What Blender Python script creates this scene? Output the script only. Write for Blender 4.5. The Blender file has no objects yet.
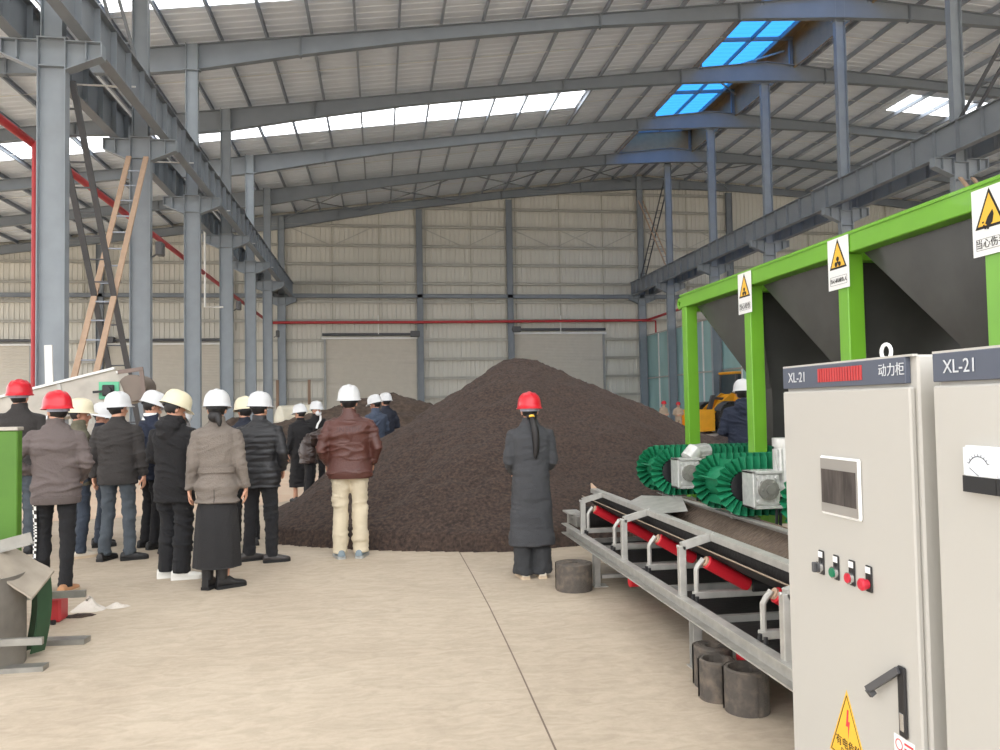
import bpy, math, random
import numpy as np
from mathutils import Vector, Matrix, noise
from mathutils.bvhtree import BVHTree
random.seed(7); rng = np.random.default_rng(7)
COL = bpy.context.scene.collection
PI = math.pi

# ------------------------------------------------------------------ materials
def lin(c):
    return tuple(((x/255)/12.92 if x/255 <= .04045 else ((x/255+.055)/1.055)**2.4) for x in c)
MATS = {}
def mat(name, rgb, rough=.6, metal=0., var=.08, scale=3., bump=0., bscale=40., rgb2=None, stretch=(1,1,1), coat=0., detail=6., lo=.3, hi=.7, alpha_noise=None):
    if name in MATS: return MATS[name]
    m = bpy.data.materials.new(name); m.use_nodes = True; nt = m.node_tree; N = nt.nodes; L = nt.links
    b = N['Principled BSDF']; b.inputs['Roughness'].default_value = rough; b.inputs['Metallic'].default_value = metal
    b.inputs['Coat Weight'].default_value = coat
    c = lin(rgb); c2 = lin(rgb2) if rgb2 else tuple(min(1, x*(1+var)) for x in c)
    c1 = tuple(x*(1-var) for x in c) if not rgb2 else c
    tc = N.new('ShaderNodeTexCoord'); mp = N.new('ShaderNodeMapping'); mp.inputs['Scale'].default_value = stretch
    L.new(tc.outputs['Object'], mp.inputs['Vector'])
    no = N.new('ShaderNodeTexNoise'); no.inputs['Scale'].default_value = scale; no.inputs['Detail'].default_value = detail
    L.new(mp.outputs['Vector'], no.inputs['Vector'])
    cr = N.new('ShaderNodeValToRGB'); cr.color_ramp.elements[0].position = lo; cr.color_ramp.elements[1].position = hi
    cr.color_ramp.elements[0].color = (*c1, 1); cr.color_ramp.elements[1].color = (*c2, 1)
    L.new(no.outputs['Fac'], cr.inputs['Fac']); L.new(cr.outputs['Color'], b.inputs['Base Color'])
    if bump:
        n2 = N.new('ShaderNodeTexNoise'); n2.inputs['Scale'].default_value = bscale; n2.inputs['Detail'].default_value = 5
        L.new(mp.outputs['Vector'], n2.inputs['Vector'])
        bp = N.new('ShaderNodeBump'); bp.inputs['Strength'].default_value = bump; bp.inputs['Distance'].default_value = .02
        L.new(n2.outputs['Fac'], bp.inputs['Height']); L.new(bp.outputs['Normal'], b.inputs['Normal'])
    MATS[name] = m
    return m

def translucent(name, rgb, tr=.35):
    m = bpy.data.materials.new(name); m.use_nodes = True; nt = m.node_tree; N = nt.nodes; L = nt.links
    for n in list(N): N.remove(n)
    o = N.new('ShaderNodeOutputMaterial'); a = N.new('ShaderNodeBsdfTranslucent'); t = N.new('ShaderNodeBsdfTransparent')
    mx = N.new('ShaderNodeMixShader'); a.inputs['Color'].default_value = (*lin(rgb), 1); t.inputs['Color'].default_value = (*lin(rgb), 1)
    mx.inputs['Fac'].default_value = tr
    L.new(a.outputs[0], mx.inputs[1]); L.new(t.outputs[0], mx.inputs[2]); L.new(mx.outputs[0], o.inputs['Surface'])
    MATS[name] = m; return m

STEEL = mat('steel grey paint', (138,146,153), .5, var=.07, scale=2.5)
STEELD = mat('rafter grey paint', (128,135,142), .5, var=.06, scale=1.5)
PURL = mat('galvanised purlin', (152,160,172), .45, .1, var=.08, scale=3)
ROOFM = mat('roof sheet underside', (234,240,248), .5, .0, var=.05, scale=.6, stretch=(.3,6,1))
WALLM = mat('wall sheet cream', (208,205,195), .6, var=.012, scale=.8, stretch=(3,1,.15))
GIRT = mat('wall girt', (182,180,172), .45, .1, var=.07)
DOORM = mat('roller shutter', (198,192,180), .55, .0, var=.03)
DOORG = mat('shutter guide', (150,152,150), .5, .2)
RED = mat('red pipe paint', (178,52,56), .45, var=.08)
SKYL = translucent('fibreglass skylight', (248,250,250), .55)
BLUE = translucent('blue roof film', (38,104,166), .3)
BLUED = mat('blue grey sheet', (158,130,92), .5, var=.1)
TEAL = mat('teal glass partition', (150,186,186), .25, var=.1, scale=1.2, stretch=(1,1,.3))
WHITE = mat('white paint', (225,225,222), .5, var=.03)
TAN = mat('tan primer paint', (190,162,138), .6, var=.08, scale=6)
DARKST = mat('dark brace paint', (84,86,90), .5, var=.08, scale=5)
GALV = mat('galvanised steel', (180,178,172), .45, .4, var=.14, scale=12)
GALVB = mat('bare mild steel', (150,148,142), .45, .6, var=.22, scale=7)
SHEETM = mat('sheet steel', (178,172,162), .5, .25, var=.14, scale=5)
LIME = mat('lime green paint', (110,170,46), .38, var=.05, scale=4, coat=.2)
GREEN2 = mat('green paint panel', (72,114,30), .5, var=.08, scale=6)
DGREEN = mat('dark green paint', (36,66,42), .5, var=.15, scale=8)
BINM = mat('dark painted plate', (68,68,66), .27, .1, var=.12, scale=4)
BELTG = mat('green rubber belt', (28,122,84), .5, var=.12, scale=20)
BELTK = mat('black rubber', (38,36,35), .7, var=.2, scale=18, bump=.2)
BELTD = mat('dusty belt', (140,122,106), .85, rgb2=(78,68,60), scale=9, stretch=(3,22,1), bump=.3)
ROLR = mat('red roller', (206,34,48), .4, var=.08)
CAST = mat('cast aluminium', (208,208,204), .35, .35, var=.12, scale=25, bump=.1, bscale=60)
RUBR = mat('rolled rubber', (82,76,70), .85, rgb2=(128,114,100), scale=14, bump=.35, bscale=50, lo=.45, hi=.85)
CAB = mat('cabinet enamel', (186,183,176), .42, var=.015, scale=1, coat=.1)
CABH = mat('cabinet header blue grey', (82,88,102), .45, var=.05)
BLACK = mat('black plastic', (34,34,36), .4, var=.1)
DGREY = mat('dark grey plastic', (80,80,82), .45, var=.08)
SCREEN = mat('touch screen glass', (66,62,60), .12, rgb2=(96,90,86), scale=14, stretch=(1,3,.6))
SILV = mat('chrome', (205,205,205), .2, .9)
BGRN = mat('green button', (20,120,84), .35); BRED = mat('red button', (196,38,58), .35)
YEL = mat('warning yellow', (240,186,60), .5, var=.04); YELO = mat('loader yellow', (238,166,34), .45, var=.08)
INK = mat('black ink', (28,24,22), .6); INKR = mat('red ink', (216,60,70), .6); LETR = mat('pale letter', (205,208,212), .5)
SIGNW = mat('sign white', (236,236,234), .45, var=.02)
TYRE = mat('tyre rubber', (52,50,48), .85, bump=.4, bscale=30, var=.2)
GLASS = mat('dark cab glass', (60,72,78), .1)
DUST = mat('white dust', (206,198,188), .9, bump=.5, var=.08)
RIBR = mat('red rib slat', (190,62,62), .5)

# ------------------------------------------------------------------ mesh builder
def V(*a): return Vector(a)
def frame(d, up=(0,0,1)):
    d = Vector(d).normalized(); u = Vector(up)
    if abs(d.dot(u.normalized())) > .98: u = Vector((0,1,0)) if abs(d.y) < .9 else Vector((1,0,0))
    s = d.cross(u).normalized(); u = s.cross(d).normalized()
    return d, s, u
class MB:
    def __init__(self): self.v = []; self.f = []; self.m = []
    def add(self, vs, fs, mi=0):
        n = len(self.v); self.v += [tuple(p) for p in vs]; self.f += [tuple(i+n for i in f) for f in fs]
        self.m += [mi]*len(fs)
        return self
    def box(self, x0, x1, y0, y1, z0, z1, mi=0):
        vs = [(x,y,z) for x in (x0,x1) for y in (y0,y1) for z in (z0,z1)]
        return self.add(vs, [(0,1,3,2),(4,6,7,5),(0,4,5,1),(2,3,7,6),(0,2,6,4),(1,5,7,3)], mi)
    def bbox(self, x0, x1, y0, y1, z0, z1, b=.01, mi=0):
        # box with all edges chamfered
        X=[x0,x1];Y=[y0,y1];Z=[z0,z1]; pts=[]
        c = ((x0+x1)/2,(y0+y1)/2,(z0+z1)/2)
        import itertools
        idx = {}
        for i,j,k in itertools.product((0,1),(0,1),(0,1)):
            sx,sy,sz = (1,-1)[i],(1,-1)[j],(1,-1)[k]
            idx[i,j,k,0]=len(pts); pts.append((X[i],Y[j]+sy*b,Z[k]+sz*b))
            idx[i,j,k,1]=len(pts); pts.append((X[i]+sx*b,Y[j],Z[k]+sz*b))
            idx[i,j,k,2]=len(pts); pts.append((X[i]+sx*b,Y[j]+sy*b,Z[k]))
        F=[]
        for i in (0,1): F.append([idx[i,0,0,0],idx[i,1,0,0],idx[i,1,1,0],idx[i,0,1,0]])
        for j in (0,1): F.append([idx[0,j,0,1],idx[1,j,0,1],idx[1,j,1,1],idx[0,j,1,1]])
        for k in (0,1): F.append([idx[0,0,k,2],idx[1,0,k,2],idx[1,1,k,2],idx[0,1,k,2]])
        for a in (0,1):
            for c_ in (0,1):
                F.append([idx[a,c_,0,0],idx[a,c_,1,0],idx[a,c_,1,1],idx[a,c_,0,1]])
                F.append([idx[a,0,c_,0],idx[a,1,c_,0],idx[a,1,c_,2],idx[a,0,c_,2]])
                F.append([idx[0,a,c_,1],idx[1,a,c_,1],idx[1,a,c_,2],idx[0,a,c_,2]])
        for i,j,k in itertools.product((0,1),(0,1),(0,1)): F.append([idx[i,j,k,0],idx[i,j,k,1],idx[i,j,k,2]])
        return self.add(pts, F, mi)
    def bar(self, p0, p1, w, h, up=(0,0,1), mi=0):
        p0, p1 = Vector(p0), Vector(p1); d, s, u = frame(p1-p0, up)
        vs = [p + s*(a*w/2) + u*(b*h/2) for p in (p0,p1) for a in (-1,1) for b in (-1,1)]
        return self.add(vs, [(0,1,3,2),(4,6,7,5),(0,4,5,1),(2,3,7,6),(0,2,6,4),(1,5,7,3)], mi)
    def ibeam(self, p0, p1, h, w, tw=.012, tf=.018, up=(0,0,1), mi=0):
        p0, p1 = Vector(p0), Vector(p1); d, s, u = frame(p1-p0, up)
        self.bar(p0, p1, tw, h-2*tf, up, mi)
        for q in (-1,1):
            o = u*(q*(h-tf)/2); self.bar(p0+o, p1+o, w, tf, up, mi)
        return self
    def chan(self, p0, p1, h, w, t=.008, up=(0,0,1), side=1, mi=0):
        p0, p1 = Vector(p0), Vector(p1); d, s, u = frame(p1-p0, up)
        self.bar(p0, p1, t, h, up, mi)
        for q in (-1,1):
            o = u*(q*(h-t)/2)+s*(side*w/2); self.bar(p0+o, p1+o, w, t, up, mi)
        return self
    def tube(self, pts, r, n=10, caps=True, mi=0, flat=None):
        pts = [Vector(p) for p in pts]; k = len(pts); rs = r if isinstance(r,(list,tuple)) else [r]*k
        vs = []; prev = None
        for i,p in enumerate(pts):
            t = (pts[min(i+1,k-1)]-pts[max(i-1,0)]).normalized()
            if prev is None:
                d, s, u = frame(t)
            else:
                s = (prev - t*prev.dot(t)).normalized(); u = s.cross(t).normalized()
            prev = s
            rr = rs[i]; ra, rb = (rr if isinstance(rr,(list,tuple)) else (rr,rr))
            for j in range(n):
                a = 2*PI*j/n; vs.append(p + s*(ra*math.cos(a)) + u*(rb*math.sin(a)))
        fs = [(i*n+j, i*n+(j+1)%n, (i+1)*n+(j+1)%n, (i+1)*n+j) for i in range(k-1) for j in range(n)]
        if caps: fs += [tuple(range(n))[::-1], tuple(range((k-1)*n, k*n))]
        return self.add(vs, fs, mi)
    def cyl(self, p0, p1, r, n=16, mi=0): return self.tube([p0,p1], r, n, True, mi)
    def lathe(self, prof, c=(0,0,0), axis=(0,0,1), n=24, mi=0, a0=0, a1=2*PI):
        d, s, u = frame(axis); c = Vector(c); vs = []; full = abs(a1-a0-2*PI) < 1e-6
        m = n if full else n+1
        for r,z in prof:
            for j in range(m):
                a = a0+(a1-a0)*j/n; vs.append(c + d*z + s*(r*math.cos(a)) + u*(r*math.sin(a)))
        fs = [(i*m+j, i*m+(j+1)%m, (i+1)*m+(j+1)%m, (i+1)*m+j) for i in range(len(prof)-1) for j in range(n)]
        return self.add(vs, fs, mi)
    def prism(self, poly, o, ax, ay, t, mi=0):
        # polygon in plane (ax, ay) at o, thickness t centred along the normal
        o, ax, ay = Vector(o), Vector(ax), Vector(ay); nn = ax.cross(ay).normalized()
        k = len(poly); vs = [o + ax*a + ay*b + nn*q for q in (-t/2, t/2) for a,b in poly]
        fs = [tuple(range(k))[::-1], tuple(range(k,2*k))] + [(i,(i+1)%k,k+(i+1)%k,k+i) for i in range(k)]
        return self.add(vs, fs, mi)
    def ell(self, c, r, R=None, n=16, k=10, mi=0, zlo=-1):
        c = Vector(c); vs = []
        for i in range(k+1):
            ph = -PI/2 + PI*i/k
            for j in range(n):
                a = 2*PI*j/n; p = Vector((r[0]*math.cos(ph)*math.cos(a), r[1]*math.cos(ph)*math.sin(a), r[2]*math.sin(ph)))
                if R is not None: p = R @ p
                vs.append(c+p)
        fs = [(i*n+j, i*n+(j+1)%n, (i+1)*n+(j+1)%n, (i+1)*n+j) for i in range(k) for j in range(n)]
        return self.add(vs, fs, mi)
    def rings(self, rg, n=24, mi=0, sq=2.3):
        # stacked horizontal super-ellipse rings (z, hw, hd, y [,x])
        vs = []
        for q in rg:
            z, a, b, y = q[:4]; x = q[4] if len(q) > 4 else 0
            for j in range(n):
                t = 2*PI*j/n; ct, st = math.cos(t), math.sin(t)
                vs.append((x+a*math.copysign(abs(ct)**(2/sq), ct), y+b*math.copysign(abs(st)**(2/sq), st), z))
        k = len(rg)
        fs = [(i*n+j, i*n+(j+1)%n, (i+1)*n+(j+1)%n, (i+1)*n+j) for i in range(k-1) for j in range(n)]
        fs += [tuple(range(n))[::-1], tuple(range((k-1)*n, k*n))]
        return self.add(vs, fs, mi)
    def mesh(self, name='m', off=(0,0,0)):
        me = bpy.data.meshes.new(name); o = off
        me.from_pydata([(p[0]-o[0],p[1]-o[1],p[2]-o[2]) for p in self.v], [], self.f)
        me.polygons.foreach_set('material_index', self.m); me.validate(); me.update()
        return me
    def build(self, name, mats, parent=None, smooth=False, world=True):
        off = parent_world(parent) if (parent is not None and world) else (0,0,0)
        me = self.mesh(name, off)
        return link(name, me, mats, parent, smooth)
def parent_world(p):
    t = Vector((0,0,0))
    while p is not None: t += p.location; p = p.parent
    return t
def link(name, me, mats, parent=None, smooth=False):
    if not isinstance(mats,(list,tuple)): mats = [mats]
    if len(me.materials): me.materials.clear()
    for m in mats: me.materials.append(m)
    if smooth:
        me.polygons.foreach_set('use_smooth', [True]*len(me.polygons))
        if smooth != 'all':
            try: me.set_sharp_from_angle(angle=math.radians(40))
            except Exception: pass
    o = bpy.data.objects.new(name, me); COL.objects.link(o)
    if parent is not None: o.parent = parent
    return o
def tag(o, label, cat=None, group=None, kind=None):
    o['label'] = label
    if cat: o['category'] = cat
    if group: o['group'] = group
    if kind: o['kind'] = kind
    return o
def thing(name, label, cat, loc=(0,0,0), group=None, rz=0):
    o = bpy.data.objects.new(name, None); COL.objects.link(o); o.location = loc; o.rotation_euler = (0,0,rz)
    o.empty_display_size = .1
    return tag(o, label, cat, group)
def struct(o): o['kind'] = 'structure'; return o
def textmesh(s, size, o, ax, ay, m, name, parent, ext=.0006, align='CENTER', sx=1.):
    cu = bpy.data.curves.new('t','FONT'); cu.body = s; cu.size = size; cu.extrude = ext; cu.align_x = align; cu.align_y = 'CENTER'
    ob = bpy.data.objects.new('t', cu); COL.objects.link(ob)
    dg = bpy.context.evaluated_depsgraph_get(); me = bpy.data.meshes.new_from_object(ob.evaluated_get(dg))
    bpy.data.objects.remove(ob)
    ax, ay, o = Vector(ax), Vector(ay), Vector(o); nn = ax.cross(ay)
    off = parent_world(parent)
    for v in me.vertices:
        c = v.co.copy(); v.co = o + ax*(c.x*sx) + ay*c.y + nn*c.z - off
    return link(name, me, m, parent)
# ------------------------------------------------------------------ the hall
XL, XR, YW = -6.15, 17.6, 52.35
FY = [16.1, 21.9, 27.85, 33.8, 39.95, 46.0, 52.1]
def rt(x):      # top of the rafters
    return 13.93+(x+6.15)*.1305 if x <= XR else 17.03-(x-XR)*.062
def sheet(x): return rt(x)+.24
# floor
b = MB(); b.box(-120, 60, -90, 60, -.3, 0)  # carried far past the hall to bounce daylight up to the roof
fl = mat('concrete floor', (205,190,172), .75)
nt = fl.node_tree; N = nt.nodes; L = nt.links
for n in list(N):
    if n.type not in ('BSDF_PRINCIPLED','OUTPUT_MATERIAL'): N.remove(n)
bs = N['Principled BSDF']; tc = N.new('ShaderNodeTexCoord')
def nz(sc, st=(1,1,1), det=8, rough=.6, dist=0.):
    mp = N.new('ShaderNodeMapping'); mp.inputs['Scale'].default_value = st; L.new(tc.outputs['Object'], mp.inputs['Vector'])
    n = N.new('ShaderNodeTexNoise'); n.inputs['Scale'].default_value = sc; n.inputs['Detail'].default_value = det
    n.inputs['Roughness'].default_value = rough; n.inputs['Distortion'].default_value = dist
    L.new(mp.outputs['Vector'], n.inputs['Vector']); return n
def ramp(n, p0, c0, p1, c1):
    r = N.new('ShaderNodeValToRGB'); r.color_ramp.elements[0].position = p0; r.color_ramp.elements[1].position = p1
    r.color_ramp.elements[0].color = (*c0,1); r.color_ramp.elements[1].color = (*c1,1); L.new(n.outputs['Fac'], r.inputs['Fac']); return r
def mixc(a, b_, fac, mode='MIX'):
    x = N.new('ShaderNodeMix'); x.data_type = 'RGBA'; x.blend_type = mode
    if isinstance(fac, float): x.inputs[0].default_value = fac
    else: L.new(fac, x.inputs[0])
    L.new(a, x.inputs[6]); L.new(b_, x.inputs[7]); return x.outputs[2]
r1 = ramp(nz(.45, dist=.6), .3, lin((178,163,144)), .7, lin((196,182,163)))
r2 = ramp(nz(5, (1,2.2,1), dist=1.2), .35, (.80,.79,.77), .62, (1,1,1))
r3 = ramp(nz(28, det=4), .2, (.86,.85,.84), .6, (1,1,1))
c = mixc(r1.outputs[0], r2.outputs[0], .8, 'MULTIPLY'); c = mixc(c, r3.outputs[0], .55, 'MULTIPLY')
L.new(c, bs.inputs['Base Color']); bp = N.new('ShaderNodeBump'); bp.inputs['Strength'].default_value = .25; bp.inputs['Distance'].default_value = .01
L.new(nz(16, det=10).outputs['Fac'], bp.inputs['Height']); L.new(bp.outputs['Normal'], bs.inputs['Normal'])
struct(b.build('floor', fl))
b = MB()                                                # control joint in the slab, drawn as a thin dark strip
pts = [(.81,8.66),(.815,7.4),(.812,6.2),(.797,5.2),(.785,4.6),(.76,3.6),(.74,2.4),(.72,-4)]
for (x0,y0),(x1,y1) in zip(pts, pts[1:]): b.bar((x0,y0,.0008),(x1,y1,.0008), .009, .0012)
struct(b.build('trim_1', mat('dark joint line', (116,102,90), .9)))
# peach-toned patch laid on the floor at the back left
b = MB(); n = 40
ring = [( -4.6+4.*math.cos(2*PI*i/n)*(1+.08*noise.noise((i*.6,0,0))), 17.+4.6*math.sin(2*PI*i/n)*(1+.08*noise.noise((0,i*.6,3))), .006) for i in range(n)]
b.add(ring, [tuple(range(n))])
struct(b.build('floor_patch', mat('peach sandy tone', (205,176,150), .95, rgb2=(210,190,168), scale=1.5, bump=.5, bscale=14)))

# roof: corrugated sheets with the skylight strips and the ventilator opening cut out
def corr(b, x0, x1, y0, y1, per=.4, dep=.024, mi=0):
    n = max(1, round((y1-y0)/per)); prof = []
    for i in range(n):
        a = y0+(y1-y0)*i/n; w = (y1-y0)/n
        prof += [(a,0),(a+w*.62,0),(a+w*.72,dep),(a+w*.9,dep)]
    prof.append((y1,0))
    vs = [(x, y, sheet(x)+z) for x in (x0,x1) for y,z in prof]; k = len(prof)
    b.add(vs, [(i,i+1,k+i+1,k+i) for i in range(k-1)], mi)
STR = [(-.2,2.0),(11.6,13.8),(23.65,25.75),(35.9,38.0)]  # the nearer two strips are out of view, added to let in light
RY0, RY1 = -6., 52.5
def cutsegs(cuts):
    out = []; y = RY0
    for a,c_ in sorted(cuts): out.append((y,a)); y = c_
    out.append((y,RY1)); return out
MX0, MX1, MY0, MY1 = 14.3, 18.95, 21., 46.
b = MB()
for x0,x1,cuts in [(-31,9.85,STR),(9.85,MX0,[]),(MX0,XR,[(MY0,MY1)]),(XR,MX1,[(MY0,MY1)]),(MX1,26.2,[]),(26.2,42,STR)]:
    for y0,y1 in cutsegs(cuts): corr(b, x0, x1, y0, y1)
for x in (9.85, 26.2): b.box(x-.2, x+.2, RY0, RY1, sheet(x)-.02, sheet(x)+.05)
for x in (MX0, MX1):
    for ya,yb in ((RY0,MY0),(MY1,RY1)): b.box(x-.2, x+.2, ya, yb, sheet(x)-.02, sheet(x)+.05)
struct(b.build('ceiling', ROOFM))
for i,(y0,y1) in enumerate(STR):
    b = MB(); corr(b, -31, 9.85, y0, y1, .3, .03); corr(b, 26.2, 42, y0, y1, .3, .03)
    struct(b.build('window_%d'%(i+1), SKYL))
# ridge ventilator
v = thing('ridge_ventilator', 'raised roof ventilator at the ridge with bright blue translucent sheets', 'roof ventilator', (16.6, 33, 17))
H1, H2 = 18.0, 18.35
b = MB(); b.box(MX0-.05, MX0, MY0, MY1, rt(MX0), H1-.05); b.build('low_curb', BLUED, v)
b = MB(); b.box(MX1, MX1+.05, MY0, MY1, rt(MX1)-.1, H2+.1); b.build('high_curb', BLUED, v)
b = MB(); b.box(MX0, MX1, MY1, MY1+.05, 16.6, H2); b.build('end_panel', BLUED, v)
def mz(x): return H1+(x-MX0)/(MX1-MX0)*(H2-H1)
for j,(x0,x1) in enumerate([(14.3,15.35),(15.35,16.9),(16.9,18.3)]):
    b = MB(); n = 60
    pr = []
    for i in range(n):
        a = MY0+(MY1-MY0)*i/n; w = (MY1-MY0)/n; pr += [(a,0),(a+w*.6,0),(a+w*.7,.03),(a+w*.9,.03)]
    pr.append((MY1,0)); k = len(pr)
    b.add([(x,y,mz(x)+z) for x in (x0,x1) for y,z in pr], [(i,i+1,k+i+1,k+i) for i in range(k-1)])
    b.build('roof_sheet', BLUE if j else translucent('blue film deep',(30,90,150),.1), v)
b = MB(); b.box(18.3, MX1, MY0, MY1, mz(18.3), mz(18.3)+.03); b.build('roof_sheet', BLUED, v)
for x in (15.35, 16.9, 18.3):
    b = MB(); b.chan((x,MY0,mz(x)-.1),(x,MY1,mz(x)-.1), .18, .06); b.build('purlin', STEELD, v)
for y in FY[1:6]:
    for x in (MX0+.12, MX1-.12):
        b = MB(); b.ibeam((x,y,rt(x)-.1),(x,y,mz(x)-.15), .16, .12, .008, .01, (1,0,0)); b.build('post', STEELD, v)
    b = MB(); b.bar((MX0,y,mz(MX0)-.12),(MX1,y,mz(MX1)-.12), .1, .16); b.build('cross_beam', STEELD, v)
for s in (1,-1):
    b = MB(); b.bar((MX0+.1, 37-s*2.6, 17.2 if s>0 else 17.9), (MX1-.1, 37+s*2.6, 17.9), .07, .07); b.build('diagonal_brace', GALV, v)

# purlins
xs = [XR-.35-1.5*i for i in range(32)]; xs = [x for x in xs if x > -30.8]
names = 'galvanised purlin running the length of the roof '
k = 0
for side, XS in (('left of the ridge', xs), ('right of the ridge', [XR+.35+1.5*i for i in range(16)])):
    for x in XS:
        segs = [(RY0,RY1)]
        if MX0+.1 < x < MX1-.1: segs = [(RY0,MY0),(MY1,RY1)]
        for y0,y1 in segs:
            b = MB(); b.chan((x,y0,rt(x)+.12),(x,y1,rt(x)+.12), .2, .07, .006)
            tag(b.build('roof_purlin', PURL), 'galvanised C-section purlin under the roof sheets, '+side, 'purlin', 'roof purlins '+side)
# sag rods (thin tie lines between the purlins, mid-bay)
for y in [(a+c_)/2 for a,c_ in zip(FY,FY[1:])]:
    b = MB(); xe = MX0-.1 if MY0 < y < MY1 else XR; b.tube([(-30,y,rt(-30)+.06),(xe,y,rt(xe)+.06)], .014, 6)
    tag(b.build('tie_rod', WHITE), 'thin white sag rod tying the purlins on the left slope, mid bay', 'tie rod', 'sag rods of the left slope')
    b = MB(); xe = MX1+.1 if MY0 < y < MY1 else XR; b.tube([(xe,y,rt(xe)+.06),(41,y,rt(41)+.06)], .014, 6)
    tag(b.build('tie_rod', WHITE), 'thin white sag rod tying the purlins on the right slope, mid bay', 'tie rod', 'sag rods of the right slope')

# rafters
DEP = [(-31,.8),(-24,.5),(-12,.5),(-7.5,.85),(-6.15,.87),(-2.6,.65),(1,.5),(8.1,.45),(13.5,.6),(17.6,.86),(20.5,.6),(24.6,.42),(34,.42),(42,.7)]
def dep(x):
    for (a,d0),(c_,d1) in zip(DEP,DEP[1:]):
        if a <= x <= c_: return d0+(d1-d0)*(x-a)/(c_-a)
    return .5
ordn = ['first','second','third','fourth','fifth','sixth']
for i,y in enumerate(FY):
    X = [d[0] for d in DEP]; t = thing('roof_rafter', '%s steel roof rafter from the camera, tapered grey beam across the hall' % (ordn[i] if i < 6 else 'farthest'), 'rafter', (XL, y, 13.9))
    if i == 6: t['label'] = 'farthest steel roof rafter, lying directly against the top of the back wall'
    for nm,lo,hi in (('left_span',-31,17.6),('right_span',17.6,42)):
        Xs = [x for x in X if lo <= x <= hi]
        b = MB(); poly = [(x,rt(x)) for x in Xs]+[(x,rt(x)-dep(x)) for x in reversed(Xs)]
        b.prism(poly, (0,y,0), (1,0,0), (0,0,1), .012)
        for x0,x1 in zip(Xs,Xs[1:]):
            b.bar((x0,y,rt(x0)),(x1,y,rt(x1)), .26, .02); b.bar((x0,y,rt(x0)-dep(x0)),(x1,y,rt(x1)-dep(x1)), .26, .02)
        for x in (-2.6, 8.1, 13.5, 20.5, 34, -12, -24):
            if lo < x < hi:
                for q in (-.018,.018): b.box(x+q-.01, x+q+.01, y-.12, y+.12, rt(x)-dep(x)-.06, rt(x)+.02)
        b.build(nm, STEELD, t)
    # knee stays from purlins down to the bottom flange
    for x in (-4.5, 3., 10.5, 20.95, 23.95, 27., -12, -20):
        b = MB(); b.tube([(x+.5,y+.35,rt(x+.5)+.05),(x,y+.05,rt(x)-dep(x)+.03)], .02, 6); b.build('knee_stay', PURL, t)

# columns
def hsec(b, x, y, z0, z1, w, fl=.3): b.ibeam((x,y,z0),(x,y,z1), w, fl, .012, .02, (1,0,0))
def crane_column(name, x, y, top, label, base=True, near=True):
    t = thing(name, label, 'steel column', (x,y,0), 'left crane columns' if x < 0 else 'right crane columns')
    b = MB(); hsec(b, x, y, 0, 8.75, .51, .23); b.build('lower_shaft', STEEL, t)
    b = MB(); hsec(b, x, y, 8.75, top, .39, .22); b.build('upper_shaft', STEEL, t)
    b = MB(); b.box(x-.4, x+.4, y-.25, y+.25, 0, .03); b.build('base_plate', STEEL, t)
    for s in (-1,1):
        b = MB(); a = .255; e = .9; g = -.07 if x < 0 else .1
        b.prism([(a,8.2),(e,8.48),(e,8.75),(a,8.75)], (x,y,g), (s,0,0), (0,0,1), .014)
        b.bar((x+s*a,y,8.755+g),(x+s*e,y,8.755+g), .26, .02); b.bar((x+s*a,y,8.2+g),(x+s*e,y,8.48+g), .26, .02)
        b.box(x+s*.62-.012, x+s*.62+.012, y-.12, y+.12, 8.4+g, 8.75+g)
        b.box(x+s*e-.012, x+s*e+.012, y-.12, y+.12, 8.47+g, 8.75+g)
        b.build('crane_bracket', STEEL, t)
    b = MB()
    for z in (8.2, 8.75, top-.9): b.box(x-.27, x+.27, y-.11, y+.11, z-.012, z+.012)
    b.build('stiffener', STEEL, t)
    return t
lab = ['thickest nearest grey steel column on the left, beside the tall red pipe','second steel column from the camera on the left, where the laced brace starts',
 'third steel column from the camera on the left, pale upper shaft','fourth steel column from the camera on the left','fifth steel column from the camera on the left, slim and pale above the bracket',
 'sixth steel column from the camera on the left, next to the end of the crane beam','left corner steel column standing against the back wall']
YLc = [16.22,21.9,27.71,33.63,39.68,45.6,52.0]
for y,yf,l in zip(YLc, FY, lab): crane_column('steel_column', XL, y, rt(XL)-.02, l)
lab = ['nearest tall steel column on the right, above the hopper and leaning brace','second steel column from the camera in the right row','third steel column from the camera in the right row',
 'fourth steel column from the camera in the right row','fifth steel column from the camera in the right row, behind the first green post','farthest steel column of the right row, against the back wall']
YRc = [21.87,27.95,34.0,40.1,46.6,52.0]
for y,l in zip(YRc, lab): crane_column('steel_column', XR, y, rt(XR)-.02, l)

# crane runway beams
for x0,s,lb in ((XL,1,'left row, on the side facing the pile'),(XL,-1,'left row, on the outer side'),(XR,-1,'right row, on the side facing the pile'),(XR,1,'right row, on the outer side')):
    x = x0+s*.62; y0 = 12.5 if x0 < 0 else 15.; y1 = 52.3; q = -.07 if x0 < 0 else .1
    t = thing('crane_runway_beam', 'long grey steel crane beam along the '+lb, 'crane beam', (x, y0, 8.77+q))
    b = MB(); b.bar((x,y0,9.22+q),(x,y1,9.22+q), .014, .84); b.build('web', STEELD, t)
    b = MB(); b.box(x-.13,x+.13,y0,y1,9.63+q,9.655+q); b.build('top_flange', STEELD, t)
    b = MB(); b.box(x-.12,x+.12,y0,y1,8.77+q,8.795+q); b.build('bottom_flange', STEELD, t)
    b = MB(); b.box(x-.03,x+.03,y0,y1,9.655+q,9.70+q); b.build('rail', DARKST, t)
    n = int((y1-y0)/1.0)
    for i in range(n+1):
        b = MB(); yy = y0+.05+i*1.0; b.box(x-.12,x+.12,yy-.006,yy+.006,8.8+q,9.63+q); b.build('stiffener', STEELD, t)
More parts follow.
